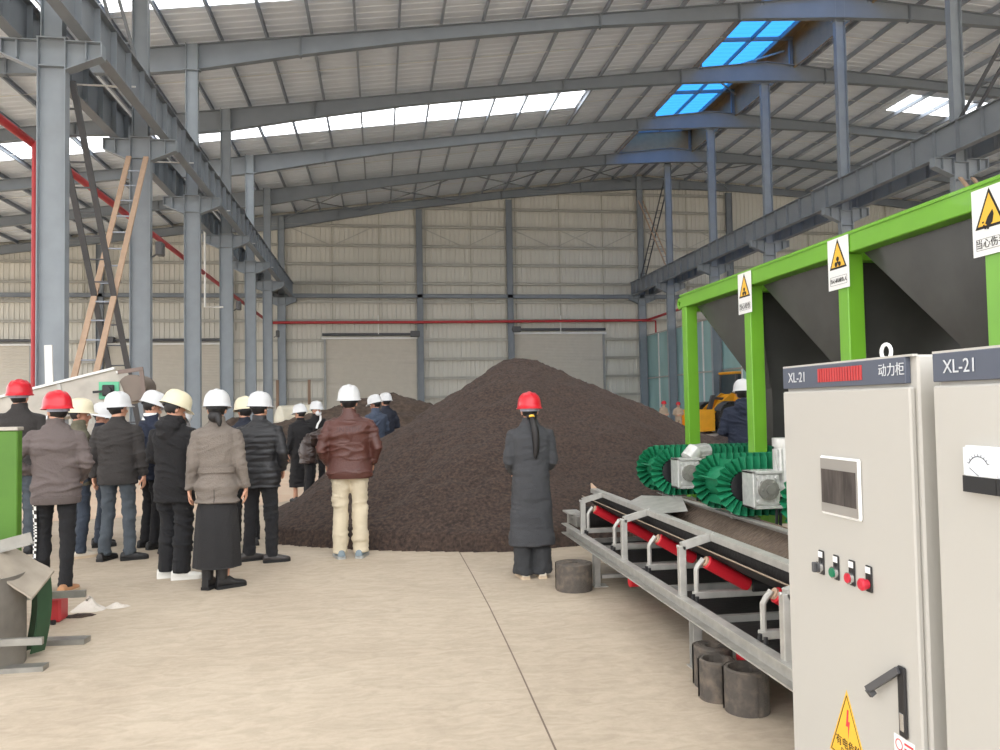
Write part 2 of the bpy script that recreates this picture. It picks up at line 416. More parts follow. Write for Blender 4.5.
for y in YLc[:5]:      # thin walkway ties between the pair of beams
    b = MB(); b.tube([(XL-.75,y+2.6,8.9),(XL+.75,y+2.6,8.9)], .02, 6); tag(b.build('tie_bar', WHITE), 'thin pale bar joining the two left crane beams', 'tie bar', 'tie bars of the left crane beams')

# laced braces in the column rows
def laced(p0, p1, w, label, m, n, th=.09):
    p0, p1 = Vector(p0), Vector(p1); t = thing('laced_brace', label, 'brace', tuple(p0))
    for s in (-1,1):
        o = Vector((s*w/2,0,0)); b = MB(); b.bar(p0+o, p1+o, .05, th, (1,0,0)); b.build('rail', m, t)
    for i in range(1,n):
        b = MB(); c_ = p0.lerp(p1, i/n); b.bar(c_-Vector((w/2,0,0)), c_+Vector((w/2,0,0)), .04, .03)
        b.build('lacing_bar', PURL if m is TAN else m, t)
    return t
laced((XL,21.6,8.15),(XL,16.7,.4), .42, 'tan laced brace like a ladder, crossing behind the first left column', TAN, 17, .12)
laced((XL,16.6,8.1),(XL,21.5,.4), .42, 'dark laced brace like a ladder, beside the first left column', DARKST, 17, .12)
laced((XL,16.5,9.9),(XL,21.6,13.), .34, 'slim grey laced brace above the left crane beam, near the top', STEELD, 9, .07)
laced((XL,21.6,9.9),(XL,16.6,13.2), .34, 'grey laced brace in the top left corner, rising towards the camera', STEELD, 9, .07)
laced((XR,21.6,8.2),(XR,15.8,1.), .42, 'tan laced brace below the right crane beam, beside the hopper sign', TAN, 17, .12)
laced((XR,21.6,9.9),(XR,15.8,15.), .4, 'dark laced brace above the right crane beam at the picture edge', DARKST, 12, .1)
laced((XR,51.8,15.3),(XR,46.8,9.91), .3, 'far tan laced brace of the crossed pair above the crane beam', TAN, 14, .07)
laced((XR,46.8,15.3),(XR,51.8,9.9), .3, 'far dark laced brace of the crossed pair above the crane beam', DARKST, 14, .07)
# roof X-bracing in the last bay and monitor bay
for (xa,xb) in ((-6,-1),(-1,5),(5,11),(11,17),(18,24)):
    for s in (0,1):
        b = MB(); ya,yb = (FY[5],FY[6]) if s else (FY[6],FY[5]); b.tube([(xa,ya,rt(xa)-.25),(xb,yb,rt(xb)-.25)], .035, 6)
        tag(b.build('cross_brace', STEELD), 'thin round cross brace under the roof of the last bay', 'cross brace', 'cross braces of the last bay')

# back wall
b = MB(); per = .3; n = int(73/per); prof = []
for i in range(n+1):
    x = -31+i*per; prof += [(x,0),(x+.2,0),(x+.225,-.03),(x+.275,-.03)]
vs = [(x, YW+y, z if z < 1 else sheet(x)+.02) for z in (0,15) for x,y in prof]; k = len(prof)
b.add(vs, [(i,i+1,k+i+1,k+i) for i in range(k-1)])
b.box(-31, 42, YW+.05, YW+.1, 0, 10.)
struct(b.build('wall_back', WALLM))
b = MB(); b.box(42, 42.2, -6, YW, 0, 15.6); struct(b.build('wall_right', WALLM))  # right wall is out of view, added to dim that side
b = MB()
for a,c_ in ((-31,-27.2),(-21,-16.6),(-9.85,-3.5),(2.45,8.6),(15.0,42)): b.box(a, c_, YW-.12, YW-.04, 0, .9)
struct(b.build('baseboard_back', mat('concrete plinth', (206,200,190), .85)))
gi = 0
def girt(z, x0, x1, hh=.16, m=GIRT):
    global gi; gi += 1
    b = MB(); b.chan((x0,YW-.12,z),(x1,YW-.12,z), hh, .14, .008, (0,0,1), 1); b.box(x0,x1,YW-.20,YW-.05,z+hh/2-.012,z+hh/2)
    return struct(b.build('trim_%d'%(gi+1), m))
DOORS = [(-27.2,-21.0,5.7),(-16.6,-9.9,5.7),(-3.5,2.4,6.0),(8.75,14.9,6.28)]
POST = [-27.6,-20.4,-17,-9.5,XL,2.6,8.55,XR,24.,30.,36.]
for z in (13.35,12.07,10.86,9.62,8.42,7.2,5.93,4.68,3.43,2.2):
    ok = [d for d in DOORS if z < d[2]+.1]
    x = -31
    for a,c_,_ in ok:
        girt(z, x, a-.1); x = c_+.1
    girt(z, x, 42)
for z in (14.6,15.8): girt(z, -31+ (z-10.6)/.1305+1 if z>14 else -31, 24)
b = MB(); b.ibeam((-31,YW-.35,8.78),(42,YW-.35,8.78), .26, .2); tag(b.build('wind_beam', STEELD), 'dark horizontal wind beam across the back wall at crane height', 'beam')
# diagonals between the two upper girts
for x in [-5.8,2.8,8.8,12.,18,22]:
    b = MB(); b.bar((x,YW-.1,13.3),(x+2.7,YW-.1,12.1), .05, .05); b.bar((x+2.9,YW-.1,12.1),(x+5.4,YW-.1,13.3), .05, .05)
    struct(b.build('trim_%d'%(60+int(x)), GIRT))
b = MB()
for x in np.arange(-30,41,3.0): b.box(x-.02,x+.02,YW-.09,YW-.05,6.6,rt(x)-.4)
struct(b.build('trim_59', mat('sag line', (170,166,150), .6)))
for x,lb in ((2.6,'slim steel wall post between the left shutter and the plain wall bay'),(8.55,'slim steel wall post directly behind the pile summit'),(-9.5,'slim steel wall post in the left aisle beside a shutter'),(-17.,'slim steel wall post far left behind the second column'),(24.,'slim steel wall post in the right bay above the hopper')):
    b = MB(); hsec(b, x, YW-.35, 0, rt(x)-.6, .4, .25); tag(b.build('wall_post', STEELD), lb, 'wall post')
for i,(a,c_,h) in enumerate(DOORS):
    t = bpy.data.objects.new('door_%d'%(i+1), None); COL.objects.link(t); t.location = (a,YW-.2,0); struct(t)
    b = MB(); n = int(h/.1); prof = []
    for j in range(n+1): z = j*h/n; prof += [(z,0),(z+.07,0),(z+.085,.02)]
    prof = [(min(z,h),y) for z,y in prof]; k = len(prof)
    b.add([(x,YW-.14+y,z) for x in (a,c_) for z,y in prof], [(j,j+1,k+j+1,k+j) for j in range(k-1)])
    b.build('curtain', DOORM, t)
    for x in (a,c_):
        b = MB(); b.box(x-.07,x+.07,YW-.22,YW-.1,0,h+.05); b.build('guide_rail', DOORG, t)
    b = MB(); b.cyl((a-.15,YW-.3,h+.3),(c_+.1,YW-.3,h+.3), .09); b.build('roller_tube', DARKST, t)
    b = MB(); b.box(a-.2,c_+.2,YW-.25,YW-.1,h+.0,h+.12); b.build('lintel', WHITE, t)
    b = MB(); b.bbox(c_-.45,c_+.15,YW-.55,YW-.2,h+.12,h+.5,.03) if i == 2 else b.bbox(a-.1,a+.45,YW-.55,YW-.2,h+.12,h+.5,.03); b.build('motor', DGREY, t)
# pipes
def pipe(pts, r, label, name='red_pipe', m=RED):
    b = MB(); b.tube(pts, r, 10); return tag(b.build(name, m, None, True), label, 'pipe')
pipe([(-6.75,YW-.5,7.05),(2,YW-.5,7.06),(17.2,YW-.5,7.15)], .09, 'horizontal red pipe across the whole back wall')
pipe([(-6.95,12.,7.05),(-6.95,YW-.5,7.1),(-6.75,YW-.5,7.05)], .085, 'long red pipe running back along the left column row')
pipe([(-6.87,17.2,7.05),(-6.87,17.2,.0)], .05, 'vertical red pipe standing left of the nearest column')
pipe([(-6.95,43.4,7.05),(-6.95,43.4,0.)], .06, 'far vertical red pipe between the fifth and sixth left columns')
pipe([(17.9,20.,7.25),(17.95,YW-.5,7.2),(17.2,YW-.5,7.15)], .085, 'red pipe running back along the right column row')
pipe([(17.45,YW-.7,7.1),(18.4,YW-.7,7.1),(18.4,YW-.7,6.1)], .06, 'short red pipe elbow beside the right corner column')
pipe([(18.1,42.0,7.1),(18.1,42.0,0.)], .07, 'vertical red pipe in front of the teal glass partition')
pipe([(-6.9,33.2,8.9),(-6.9,33.2,5.7),(-6.2,33.2,5.7)], .04, 'thin white pipe drop behind the fourth left column', 'white_pipe', WHITE)
for i,x in enumerate((-.1,11.9)):
    b = MB(); b.bar((x,YW-.45,7.5),(x,YW-.45,6.3), .06, .06); b.bar((x,YW-.5,7.0),(x,YW-.1,7.0), .08, .05); tag(b.build('pipe_bracket', WHITE), 'small white bracket holding the red wall pipe above the %s shutter'%('left','right')[i], 'bracket')
# teal glass partition down the right row
t = struct(bpy.data.objects.new('wall_partition', None)); COL.objects.link(t); t.location = (17.95,43,0)
yy = 33.
while yy < 51:
    b = MB(); b.box(17.93,17.95,yy+.06,yy+2.34,.1,6.1); b.build('glass_panel', TEAL, t)
    b = MB(); b.box(17.88,17.98,yy-.06,yy+.06,0,6.15); b.build('mullion', WHITE, t); yy += 2.4
b = MB(); b.box(17.88,17.98,33,51.9,6.1,6.18); b.build('top_rail', GALV, t)
b = MB(); b.box(17.86,17.98,33,51.9,3.2,3.28); b.build('mid_rail', GALV, t)
# wall-mounted floodlights on the left columns
for i,y in enumerate((21.9,33.6,46)):
    x = XL+.38; t = thing('floodlight', 'small grey floodlight on the side of the %s left column'%('second','fourth','sixth')[i], 'floodlight', (x,y,5.6))
    b = MB(); b.bar((x-.1,y,5.6),(x+.12,y,5.75), .04, .04); b.build('arm', DGREY, t)
    b = MB(); b.bbox(x+.02,x+.2,y-.2,y+.1,5.62,5.98,.03); b.build('lamp_head', DGREY, t)
# ------------------------------------------------------------------ compost piles
def pile_mesh(name, ax, ay, H, Rf, x0, x1, y0, y1, step, prof, mt, label, seed=0., amp=1., cat='compost pile'):
    xs_ = np.arange(x0, x1+1e-6, step); ys_ = np.arange(y0, y1+1e-6, step)
    angs = np.array([a for a,_ in Rf]+[Rf[0][0]+360]); rr = np.array([r for _,r in Rf]+[Rf[0][1]])
    vs = []; keep = {}
    P = {}
    for j,y in enumerate(ys_):
        for i,x in enumerate(xs_):
            dx, dy = x-ax, y-ay; r = math.hypot(dx,dy); a = math.degrees(math.atan2(dy,dx)) % 360
            if a < angs[0]: a += 360
            R_ = float(np.interp(a, angs, rr)) * (1+.07*noise.noise((x*.7,y*.7,seed)))
            d = r/R_
            if d > 1.08: continue
            h = H*prof(d)
            fade = min(1, max(0,(1.08-d)*5))
            n_ = noise.fractal((x*1.3,y*1.3,seed), 1., 2., 3)*.07 + noise.fractal((x*5,y*5,seed+3), .8, 2.1, 3)*.035 + abs(noise.noise((x*16,y*16,seed)))*.03
            P[i,j] = len(vs); vs.append((x,y,max(h,0)+fade*(n_*amp+.01)-.02*(1-fade)-max(0,d-1.0)*1.4))
    fs = []
    for (i,j) in P:
        if (i+1,j) in P and (i+1,j+1) in P and (i,j+1) in P: fs.append((P[i,j],P[i+1,j],P[i+1,j+1],P[i,j+1]))
    b = MB(); b.v = vs; b.f = fs; b.m = [0]*len(fs)
    o = b.build(name, mt, None, 'all'); return tag(o, label, cat)
SOIL = mat('dark compost', (42,33,29), .95, rgb2=(86,68,58), scale=26, bump=1., bscale=46, detail=10, lo=.35, hi=.75)
SOIL2 = mat('dry compost', (56,45,38), .95, rgb2=(96,80,68), scale=7, bump=.8, bscale=20, detail=10)
def cone(d):
    d = max(d,0); e = math.sqrt(d*d+.006)-.077   # rounded top
    return max(0, 1-e) if d < 1 else (1-d)*.3
pile_mesh('compost_pile', 2.25, 13.2, 2.31, [(0,5.0),(30,4.9),(60,5.),(90,5.),(130,3.4),(150,2.95),(165,3.1),(180,3.35),(200,3.9),(223,4.75),(245,4.9),(270,4.75),(290,4.7),(310,4.4),(325,4.2),(340,4.6)],
  -3.2, 9.8, 8., 19., .05, cone, SOIL, 'big dark brown heap of compost in the middle of the hall', 1.7)
pile_mesh('compost_pile', .3, 27, 2.0, [(0,5.),(60,3.5),(120,3.5),(180,6.5),(240,4.),(300,4.)], -7.5, 6.5, 22, 32, .12, lambda d: max(0,1-d)**.8 if d<1 else (1-d)*.3,
  SOIL2, 'lower dark heap behind the men, left of the big heap', 5.2, 2.2)
pile_mesh('compost_pile', -5.0, 29, 1.3, [(0,1.5),(90,2),(180,2.6),(270,2.2)], -8.5, -1.5, 26, 32, .12, lambda d: max(0,1-d)**.8 if d<1 else (1-d)*.3,
  SOIL2, 'low brown heap far left behind the standing group', 9.2, 2.)
pile_mesh('compost_pile', 9.5, 20, .6, [(0,6.),(90,5),(180,6.),(270,3.5)], 2, 17, 15, 25, .12, lambda d: max(0,1-d)**.8 if d<1 else (1-d)*.3,
  SOIL, 'low spread of dark compost in front of the yellow loader', 12.2, 2.)

# ------------------------------------------------------------------ batching hopper
HX = 3.2
hp = thing('batching_hopper', 'lime green steel frame carrying a row of dark grey hopper bins', 'hopper', (HX,5.5,0))
def hb(name, m, fn, smooth=False, par=None):
    b = MB(); fn(b); return b.build(name, m, par or hp, smooth)
HY = [7.95,6.50,5.05,3.69,2.35]
for X in (HX, HX+1.9):
    hb('top_rail', LIME, lambda b: (b.bbox(X-.06,X+.06,2.3,8.04,2.545,2.68,.006), b.bar((X-.063,2.3,2.675),(X-.063,8.04,2.675),.01,.02)))
    for y in HY: hb('post', LIME, lambda b: b.bbox(X-.058,X+.062,y-.06,y+.06,.42,2.545,.006))
    hb('base_beam', LIME, lambda b: b.ibeam((X,2.3,.36),(X,8.14,.36), .26, .16, .02, .02))
    for y in (7.95,5.05,2.4): hb('foot', LIME, lambda b: (b.box(X-.06,X+.06,y-.06,y+.06,.02,.24), b.box(X-.12,X+.12,y-.12,y+.12,0,.02)))
for y in HY:
    hb('cross_beam', LIME, lambda b: b.bbox(HX+.06,HX+1.84,y-.05,y+.05,2.5,2.66,.006))
    hb('lower_cross_beam', LIME, lambda b: b.bbox(HX+.06,HX+1.84,y-.04,y+.04,.5,.62,.006))
b = MB(); b.lathe([(.062,-.02),(.062,.02),(.026,.02),(.026,-.02),(.062,-.02)],(HX-.03,8.09,2.60),(1,0,0),18); b.build('lifting_lug', LIME, hp)
for y0,y1 in zip(HY, HY[1:]):      # inverted pyramid bins
    yt, yb = y0-.07, y1+.07; yc = (y0+y1)/2-.02
    def binfn(b):
        T = [(HX+.05,yb,2.56),(HX+1.82,yb,2.56),(HX+1.82,yt,2.56),(HX+.05,yt,2.56)]
        B = [(HX+.18,yb+.0,1.66),(HX+1.3,yb+.0,1.66),(HX+1.3,yb+.24,1.66),(HX+.18,yb+.24,1.66)]
        b.add(T+B, [(0,1,5,4),(1,2,6,5),(2,3,7,6),(3,0,4,7)])
    hb('hopper_bin', BINM, binfn)
    hb('bin_chute', BINM, lambda b: b.box(HX+.19,HX+1.28,yb+.01,yb+.23,1.16,1.665))
# warning signs on the rail
def sign(y, zt, kind, text, where):
    w_, h_ = .25, .355; X = HX-.068
    t = MB(); t.box(X-.004, X, y-w_/2, y+w_/2, zt-h_, zt); s = t.build('warning_sign', SIGNW, hp)
    s['label'] = 'white warning sign with yellow triangle, '+where
    X -= .005; e1, e2 = Vector((0,-1,0)), Vector((0,0,1))
    def tri(r, dz): return [(-r*.87,-r*.5+dz),(r*.87,-r*.5+dz),(0,r*1.25+dz)]
    b = MB(); b.prism(tri(.118,0),(X,y,zt-.155),e1,e2,.001); b.build('triangle_border', INK, s)
    b = MB(); b.prism(tri(.094,.0),(X-.001,y,zt-.153),e1,e2,.001); b.build('triangle_field', YEL, s)
    b = MB(); o = (X-.002,y,zt-.17)
    if kind == 'hand':
        b.prism([(-.03,-.02),(-.012,.012),(.022,.045),(.03,.02),(.02,-.02),(.0,-.035),(-.018,-.03)],o,e1,e2,.001)
        for q in ((-.04,-.03),(-.03,-.045),(-.045,-.012),(-.012,-.048)): b.prism([(q[0]-.006,q[1]-.004),(q[0]+.006,q[1]-.004),(q[0]+.006,q[1]+.005),(q[0]-.006,q[1]+.005)],o,e1,e2,.001)
    else:
        for a in (90,210,330):
            c_ = (.024*math.cos(math.radians(a)), .024*math.sin(math.radians(a)))
            b.prism([(c_[0]+.017*math.cos(PI*k/5),c_[1]+.017*math.sin(PI*k/5)) for k in range(10)],o,e1,e2,.001)
        b.prism([(.009*math.cos(PI*k/4),.009*math.sin(PI*k/4)) for k in range(8)],o,e1,e2,.001)
    b.build('symbol', INK, s)
    b = MB()
    for a0,a1,c0,c1 in ((-.1,.1,.028,.03),(-.1,.1,-.03,-.028),(-.1,-.098,-.03,.03),(.098,.1,-.03,.03)):
        b.prism([(a0,c0),(a1,c0),(a1,c1),(a0,c1)],(X,y,zt-.295),e1,e2,.001)
    b.build('text_frame', DGREY, s)
    textmesh(text, .052 if len(text) < 5 else .034, (X-.001,y,zt-.296), e1, e2, INK, 'lettering', s)
sign(3.685, 2.645, 'hand', '当心伤手', 'hand symbol, nearest on the rail')
sign(5.075, 2.668, 'fan', '当心机械伤人', 'fan symbol, middle of the rail')
sign(6.51, 2.668, 'fan', '当心绞伤', 'small, at the second green post')

# feeder belts under the bins
def stadium(r, xa, xb, zc, n=20, step=.028):
    pts = []      # (x, z, nx, nz)
    L_ = xb-xa; k = max(2,int(L_/step))
    for i in range(k): pts.append((xb-L_*i/k, zc, 0, 1))
    ka = max(8,int(PI*r/step))
    for i in range(ka): a = PI/2+PI*i/ka; pts.append((xa, zc, math.cos(a), math.sin(a)))
    for i in range(k): pts.append((xa+L_*i/k, zc, 0, -1))
    for i in range(ka): a = -PI/2+PI*i/ka; pts.append((xb, zc, math.cos(a), math.sin(a)))
    return pts
for fi,(yn,yf) in enumerate(((7.08,7.56),(5.62,6.14),(4.22,4.72))):
    t = thing('feeder_belt', ['far','middle','nearest, half hidden'][fi]+' green feeder belt with pleated sidewalls under the hopper', 'feeder', (2.7,(yn+yf)/2,.92), 'green feeder belts')
    xa, xb, zc = 2.67, 4.7, .92
    st = stadium(.2, xa, xb, zc)
    for yy in (yn, yf-.06):
        b = MB(); vs = []; m_ = len(st)
        for i,(x,z,nx,nz_) in enumerate(st):
            yo = yy+(.052 if i%2 else 0.)
            vs += [(x+nx*.115, yo, z+nz_*.115), (x+nx*.22, yo, z+nz_*.22)]
        b.add(vs, [(2*i,2*i+1,2*((i+1)%m_)+1,2*((i+1)%m_)) for i in range(m_)])
        b.build('sidewall', BELTG, t)
    b = MB(); vs = []; m_ = len(st)
    for (x,z,nx,nz_) in st: vs += [(x+nx*.12,yn+.02,z+nz_*.12),(x+nx*.12,yf-.02,z+nz_*.12)]
    b.add(vs, [(2*i,2*i+1,2*((i+1)%m_)+1,2*((i+1)%m_)) for i in range(m_)]); b.build('belt', BELTG, t)
    for i in range(0,m_,9):
        b = MB(); x,z,nx,nz_ = st[i]; b.bar((x+nx*.15,yn+.06,z+nz_*.15),(x+nx*.15,yf-.06,z+nz_*.15),.012,.07,(nx,0,nz_))
        b.build('cleat', BELTG, t)
    b = MB(); b.cyl((xa,yn+.02,zc),(xa,yf-.02,zc),.112,20); b.cyl((xa,yn-.02,zc),(xa,yf+.02,zc),.03,12); b.build('head_pulley', BLACK, t)
    b = MB(); b.box(xa-.02,xb,yn-.03,yn-.015,zc-.09,zc+.08); b.box(xa-.02,xb,yf+.015,yf+.03,zc-.09,zc+.08); b.build('side_plate', DGREY, t)
    b = MB(); x1 = xa-.04; ym = yn-.05
    b.bbox(x1,x1+.2,ym-.16,ym,zc-.12,zc+.11,.012); b.bbox(x1-.012,x1+.01,ym-.17,ym+.01,zc-.14,zc+.13,.004); b.bbox(x1-.012,x1+.215,ym-.17,ym+.01,zc+.11,zc+.13,.004)
    b.bbox(x1-.012,x1+.215,ym-.17,ym+.01,zc-.14,zc-.12,.004)
    
    for (px,pz) in ((.03,.08),(.17,.08),(.03,-.09),(.17,-.09)): b.cyl((x1+px,ym-.16,zc+pz),(x1+px,ym-.175,zc+pz),.014,8)
    for q in range(5): b.box(x1+.03+q*.035,x1+.038+q*.035,ym-.172,ym-.158,zc+.02,zc+.1)
    b.build('gearbox', CAST, t)
    b = MB(); b.cyl((x1+.1,ym-.16,zc),(x1+.1,ym-.19,zc),.075,20); b.cyl((x1+.11,ym-.19,zc),(x1+.11,ym-.2,zc),.035,14)
    for a in range(6): c_ = (x1+.11+.058*math.cos(a*PI/3), zc+.058*math.sin(a*PI/3)); b.cyl((c_[0],ym-.19,c_[1]),(c_[0],ym-.2,c_[1]),.009,8)
    b.build('gearbox_flange', GALVB, t)
    b = MB()
    if fi == 0:
        b.cyl((x1+.12,ym-.08,zc+.12),(x1+.2,ym-.06,zc+.2),.075,18); b.tube([(x1+.14,ym-.06,zc+.175),(x1+.34,ym-.02,zc+.19)],.06,18)
        for k in range(10): a = 2*PI*k/10; b.bar((x1+.16,ym-.06+.064*math.cos(a),zc+.175+.064*math.sin(a)),(x1+.32,ym-.02+.064*math.cos(a),zc+.19+.064*math.sin(a)),.008,.012)
    else:
        b.cyl((x1+.19,ym-.08,zc+.0),(x1+.28,ym-.08,zc+.0),.06,16)
        b.cyl((x1+.29,ym-.08,zc-.06),(x1+.29,ym-.08,zc+.32),.082,20); b.cyl((x1+.29,ym-.08,zc+.3),(x1+.29,ym-.08,zc+.36),.095,20)
        for k in range(16): a = 2*PI*k/16; b.bar((x1+.29+.086*math.cos(a),ym-.08+.086*math.sin(a),zc+.06),(x1+.29+.086*math.cos(a),ym-.08+.086*math.sin(a),zc+.28),.008,.012)
    b.build('motor', CAST, t, True)
    b = MB()
    for q in (0,.03): b.tube([(x1+.2+q,ym-.1,zc-.1),(x1+.18+q,ym-.12,zc-.3),(x1+.3+q,ym-.05,zc-.5),(x1+.5+q,ym+.1,zc-.45)],.012,8)
    if fi == 1:
        for q in range(4): b.tube([(x1+.29+q*.02,ym-.1,zc+.05),(x1+.33+q*.03,ym-.14,zc-.2),(x1+.36+q*.02,ym-.16,zc-.45),(x1+.5+q*.02,ym-.1,zc-.6)],.017,8)
    b.build('cable', BLACK, t, True)

# ------------------------------------------------------------------ troughed belt conveyor
cx0, cx1, cy0, cy1 = 1.8, 2.85, 2.95, 7.76
cv = thing('belt_conveyor', 'long low belt conveyor with grey channel frame and red rollers beside the hopper', 'conveyor', (2.3,5.4,0))
def cb(name, m, fn, smooth=False, par=None):
    b = MB(); fn(b); return b.build(name, m, par or cv, smooth)
for x,s in ((cx0,1),(cx1,-1)):
    cb('side_channel', GALV, lambda b: b.chan((x,cy0,.34),(x,cy1,.34), .095, .055, .008, (0,0,1), -1 if s==1 else 1))
for y in (6.70,4.52):
    for x in (cx0+.03,cx1-.03):
        cb('leg', GALV, lambda b: (b.chan((x,y,.0),(x,y,.295), .07, .05, .006, (0,1,0)), b.box(x-.06,x+.06,y-.06,y+.06,0,.008)))
    cb('floor_tie', GALV, lambda b: b.bar((cx0+.05,y,.08),(cx1-.05,y,.08), .04, .03))
SK = 2.0; ZS = .745
for x,s in ((SK,1),(4.65-SK,-1)):
    zz = ZS if s==1 else ZS-.055; cb('skirt_rail', GALV, lambda b: (b.box(x-.03,x+.03,cy0,7.45,zz-.004,zz+.004), b.box(x-s*.03-.003,x-s*.03+.003,cy0,7.45,zz-.035,zz)))
    if s==1: cb('skirt_board', BELTK, lambda b: b.box(x-.006,x+.006,cy0,7.42,ZS-.12,ZS-.004))
for y in (7.09,5.85,4.68,3.42):
    for s in (1,-1):
        xb_ = cx0-.005 if s==1 else cx1+.005; xt = SK if s==1 else 4.65-SK
        cb('bent_post', GALV, lambda b: (b.bbox(xb_-.022,xb_+.022,y-.022,y+.022,.36,.685 if s==1 else .66,.004), b.bar((xb_,y,.68 if s==1 else .65),(xt,y,ZS-(.01 if s==1 else .065)),.044,.044), b.cyl((xb_-.03,y,.68),(xb_-.02,y,.68),.01,8)))
def trough(t_):   # belt cross-section, t_ in -1..1
    x = 2.325+t_*.43; return x, .508+max(0,abs(t_)-.40)*.275
for y in (7.08,6.25,5.41,4.57,3.73,3.05):
    idl = cb('idler_bracket', GALV, lambda b: (b.bbox(cx0+.02,cx1-.02,y-.025,y+.025,.39,.43,.004),
        b.tube([(1.84,y,.41),(1.84,y,.56),(1.855,y,.585),(1.885,y,.62)],.016,8), b.tube([(2.81,y,.41),(2.81,y,.56),(2.795,y,.585),(2.765,y,.62)],.016,8), b.bar((2.16,y,.42),(2.16,y,.49),.02,.03), b.bar((2.49,y,.42),(2.49,y,.49),.02,.03)))
    for p0,p1 in (((1.905,y,.602),(2.165,y,.452)),((2.175,y,.447),(2.475,y,.447)),((2.485,y,.452),(2.745,y,.602))):
        r = cb('roller', ROLR if abs(p0[2]-p1[2])>.01 else BELTK, lambda b: b.tube([p0,Vector(p0).lerp(Vector(p1),.02),Vector(p0).lerp(Vector(p1),.98),p1],[.035,.041,.041,.035],18), True, idl)  # level centre roller in black, standing for a red one in shade
        b = MB(); d = (Vector(p1)-Vector(p0)).normalized(); b.cyl(Vector(p0)-d*.012,Vector(p0)+d*.002,.03,14); b.build('roller_cap', TAN, idl)
    for x in (1.8,): 
        for q in (-.08,-.02): cb('bolt', BLACK, lambda b: b.cyl((x+.01,y+q,.39),(x+.01,y+q,.42),.012,6))
def beltfn(b):
    N_ = 24; M_ = 170
    vs = []
    for j in range(M_+1):
        y = cy0+(7.5-cy0)*j/M_; 
        for i in range(N_+1):
            t_ = -1+2*i/N_; x,z = trough(t_); vs.append((x,y,z+.006+ (.006 if j%2 else 0)*(1 if abs(t_)<.85 else 0)+.006*noise.noise((x*3,y*2,0))))
    b.add(vs, [(j*(N_+1)+i,j*(N_+1)+i+1,(j+1)*(N_+1)+i+1,(j+1)*(N_+1)+i) for j in range(M_) for i in range(N_)])
cb('belt', BELTD, beltfn)
cb('belt_edge', mat('frayed belt edge',(150,134,116),.8), lambda b: (b.box(1.893,1.90,cy0,7.5,  .674,.680), b.box(2.75,2.757,cy0,7.5,  .674,.680)))
def under(b):
    N_=12; vs=[]
    for y in (cy0,7.5):
        for i in range(N_+1): x,z = trough(-1+2*i/N_); vs.append((x,y,z-.004))
    b.add(vs,[(i,i+1,N_+2+i,N_+1+i) for i in range(N_)])
cb('belt_underside', BELTK, under)
cb('return_belt', BELTK, lambda b: b.box(1.9,2.75,cy0,7.5,.25,.26))
for y in (5.95,4.05): cb('return_roller', ROLR, lambda b: b.cyl((1.86,y,.20),(2.79,y,.20),.048,18), True)
cb('tail_pulley', BELTK, lambda b: b.cyl((1.9,7.5,.47),(2.75,7.5,.47),.1,22), True)
for x in (1.84,2.81): cb('tail_bearing', GALVB, lambda b: (b.bbox(x-.03,x+.03,7.42,7.72,.39,.5,.01), b.cyl((x-.05,7.55,.47),(x+.05,7.55,.47),.025,12)))
cb('end_plate', GALV, lambda b: (b.box(cx0,cx1,7.70,7.74,.39,.5), b.box(cx0-.04,cx0+.1,7.5,7.76,.5,.515)))
for y in (7.3,6.9,6.1,5.3,4.5,3.7): cb('cross_member', GALV, lambda b: b.box(cx0,cx1,y-.02,y+.02,.262,.30))
cb('chute_plate', GALV, lambda b: b.add([(2.2,7.1,.64),(2.2,6.5,.62),(2.48,6.3,.66),(2.66,6.9,.71),(2.4,7.25,.69)], [(0,1,2,3,4)]))
cb('tail_flap', TAN, lambda b: b.add([(1.97,7.45,.75),(2.03,7.45,.75),(1.985,7.47,.80),(1.97,7.46,.80)], [(0,1,2,3)]))

# rolls of belt rubber on the floor
def roll(x, y, R_, h, hole, label, lift=0):
    prof = [(hole,0),(R_,0),(R_*1.0,h*.03),(R_,h*.97),(R_-.006,h),(hole,h),(hole,0)]
    b = MB()
    # spiral: an open strip end standing proud of the drum
    b.lathe(prof,(x,y,0),(0,0,1),40)
    b.lathe([(R_+.001,0.002),(R_+.008,.002),(R_+.008,h-.002),(R_+.001,h-.002)],(x,y,0),(0,0,1),30,0,.4,4.6)
    if hole < R_*.7:
        for k in range(1,4):
            rr_ = hole+(R_-hole)*k/4; b.lathe([(rr_-.003,h),(rr_-.003,h+.003),(rr_+.002,h+.003),(rr_+.002,h)],(x,y,0),(0,0,1),36)
    o = b.build('rubber_roll', RUBR, None, True); return tag(o, label, 'rubber roll', 'rolls of conveyor rubber on the floor')
roll(1.585,6.62,.148,.225,.04,'roll of black rubber standing alone by the far conveyor leg')
roll(1.80,3.86,.106,.215,.086,'nearest and widest open roll of rubber, front of the three')
roll(1.725,4.045,.088,.205,.07,'thinner rubber roll in the middle of the three')
roll(1.785,4.235,.10,.215,.04,'tightly wound rubber roll at the back of the three by the conveyor leg')

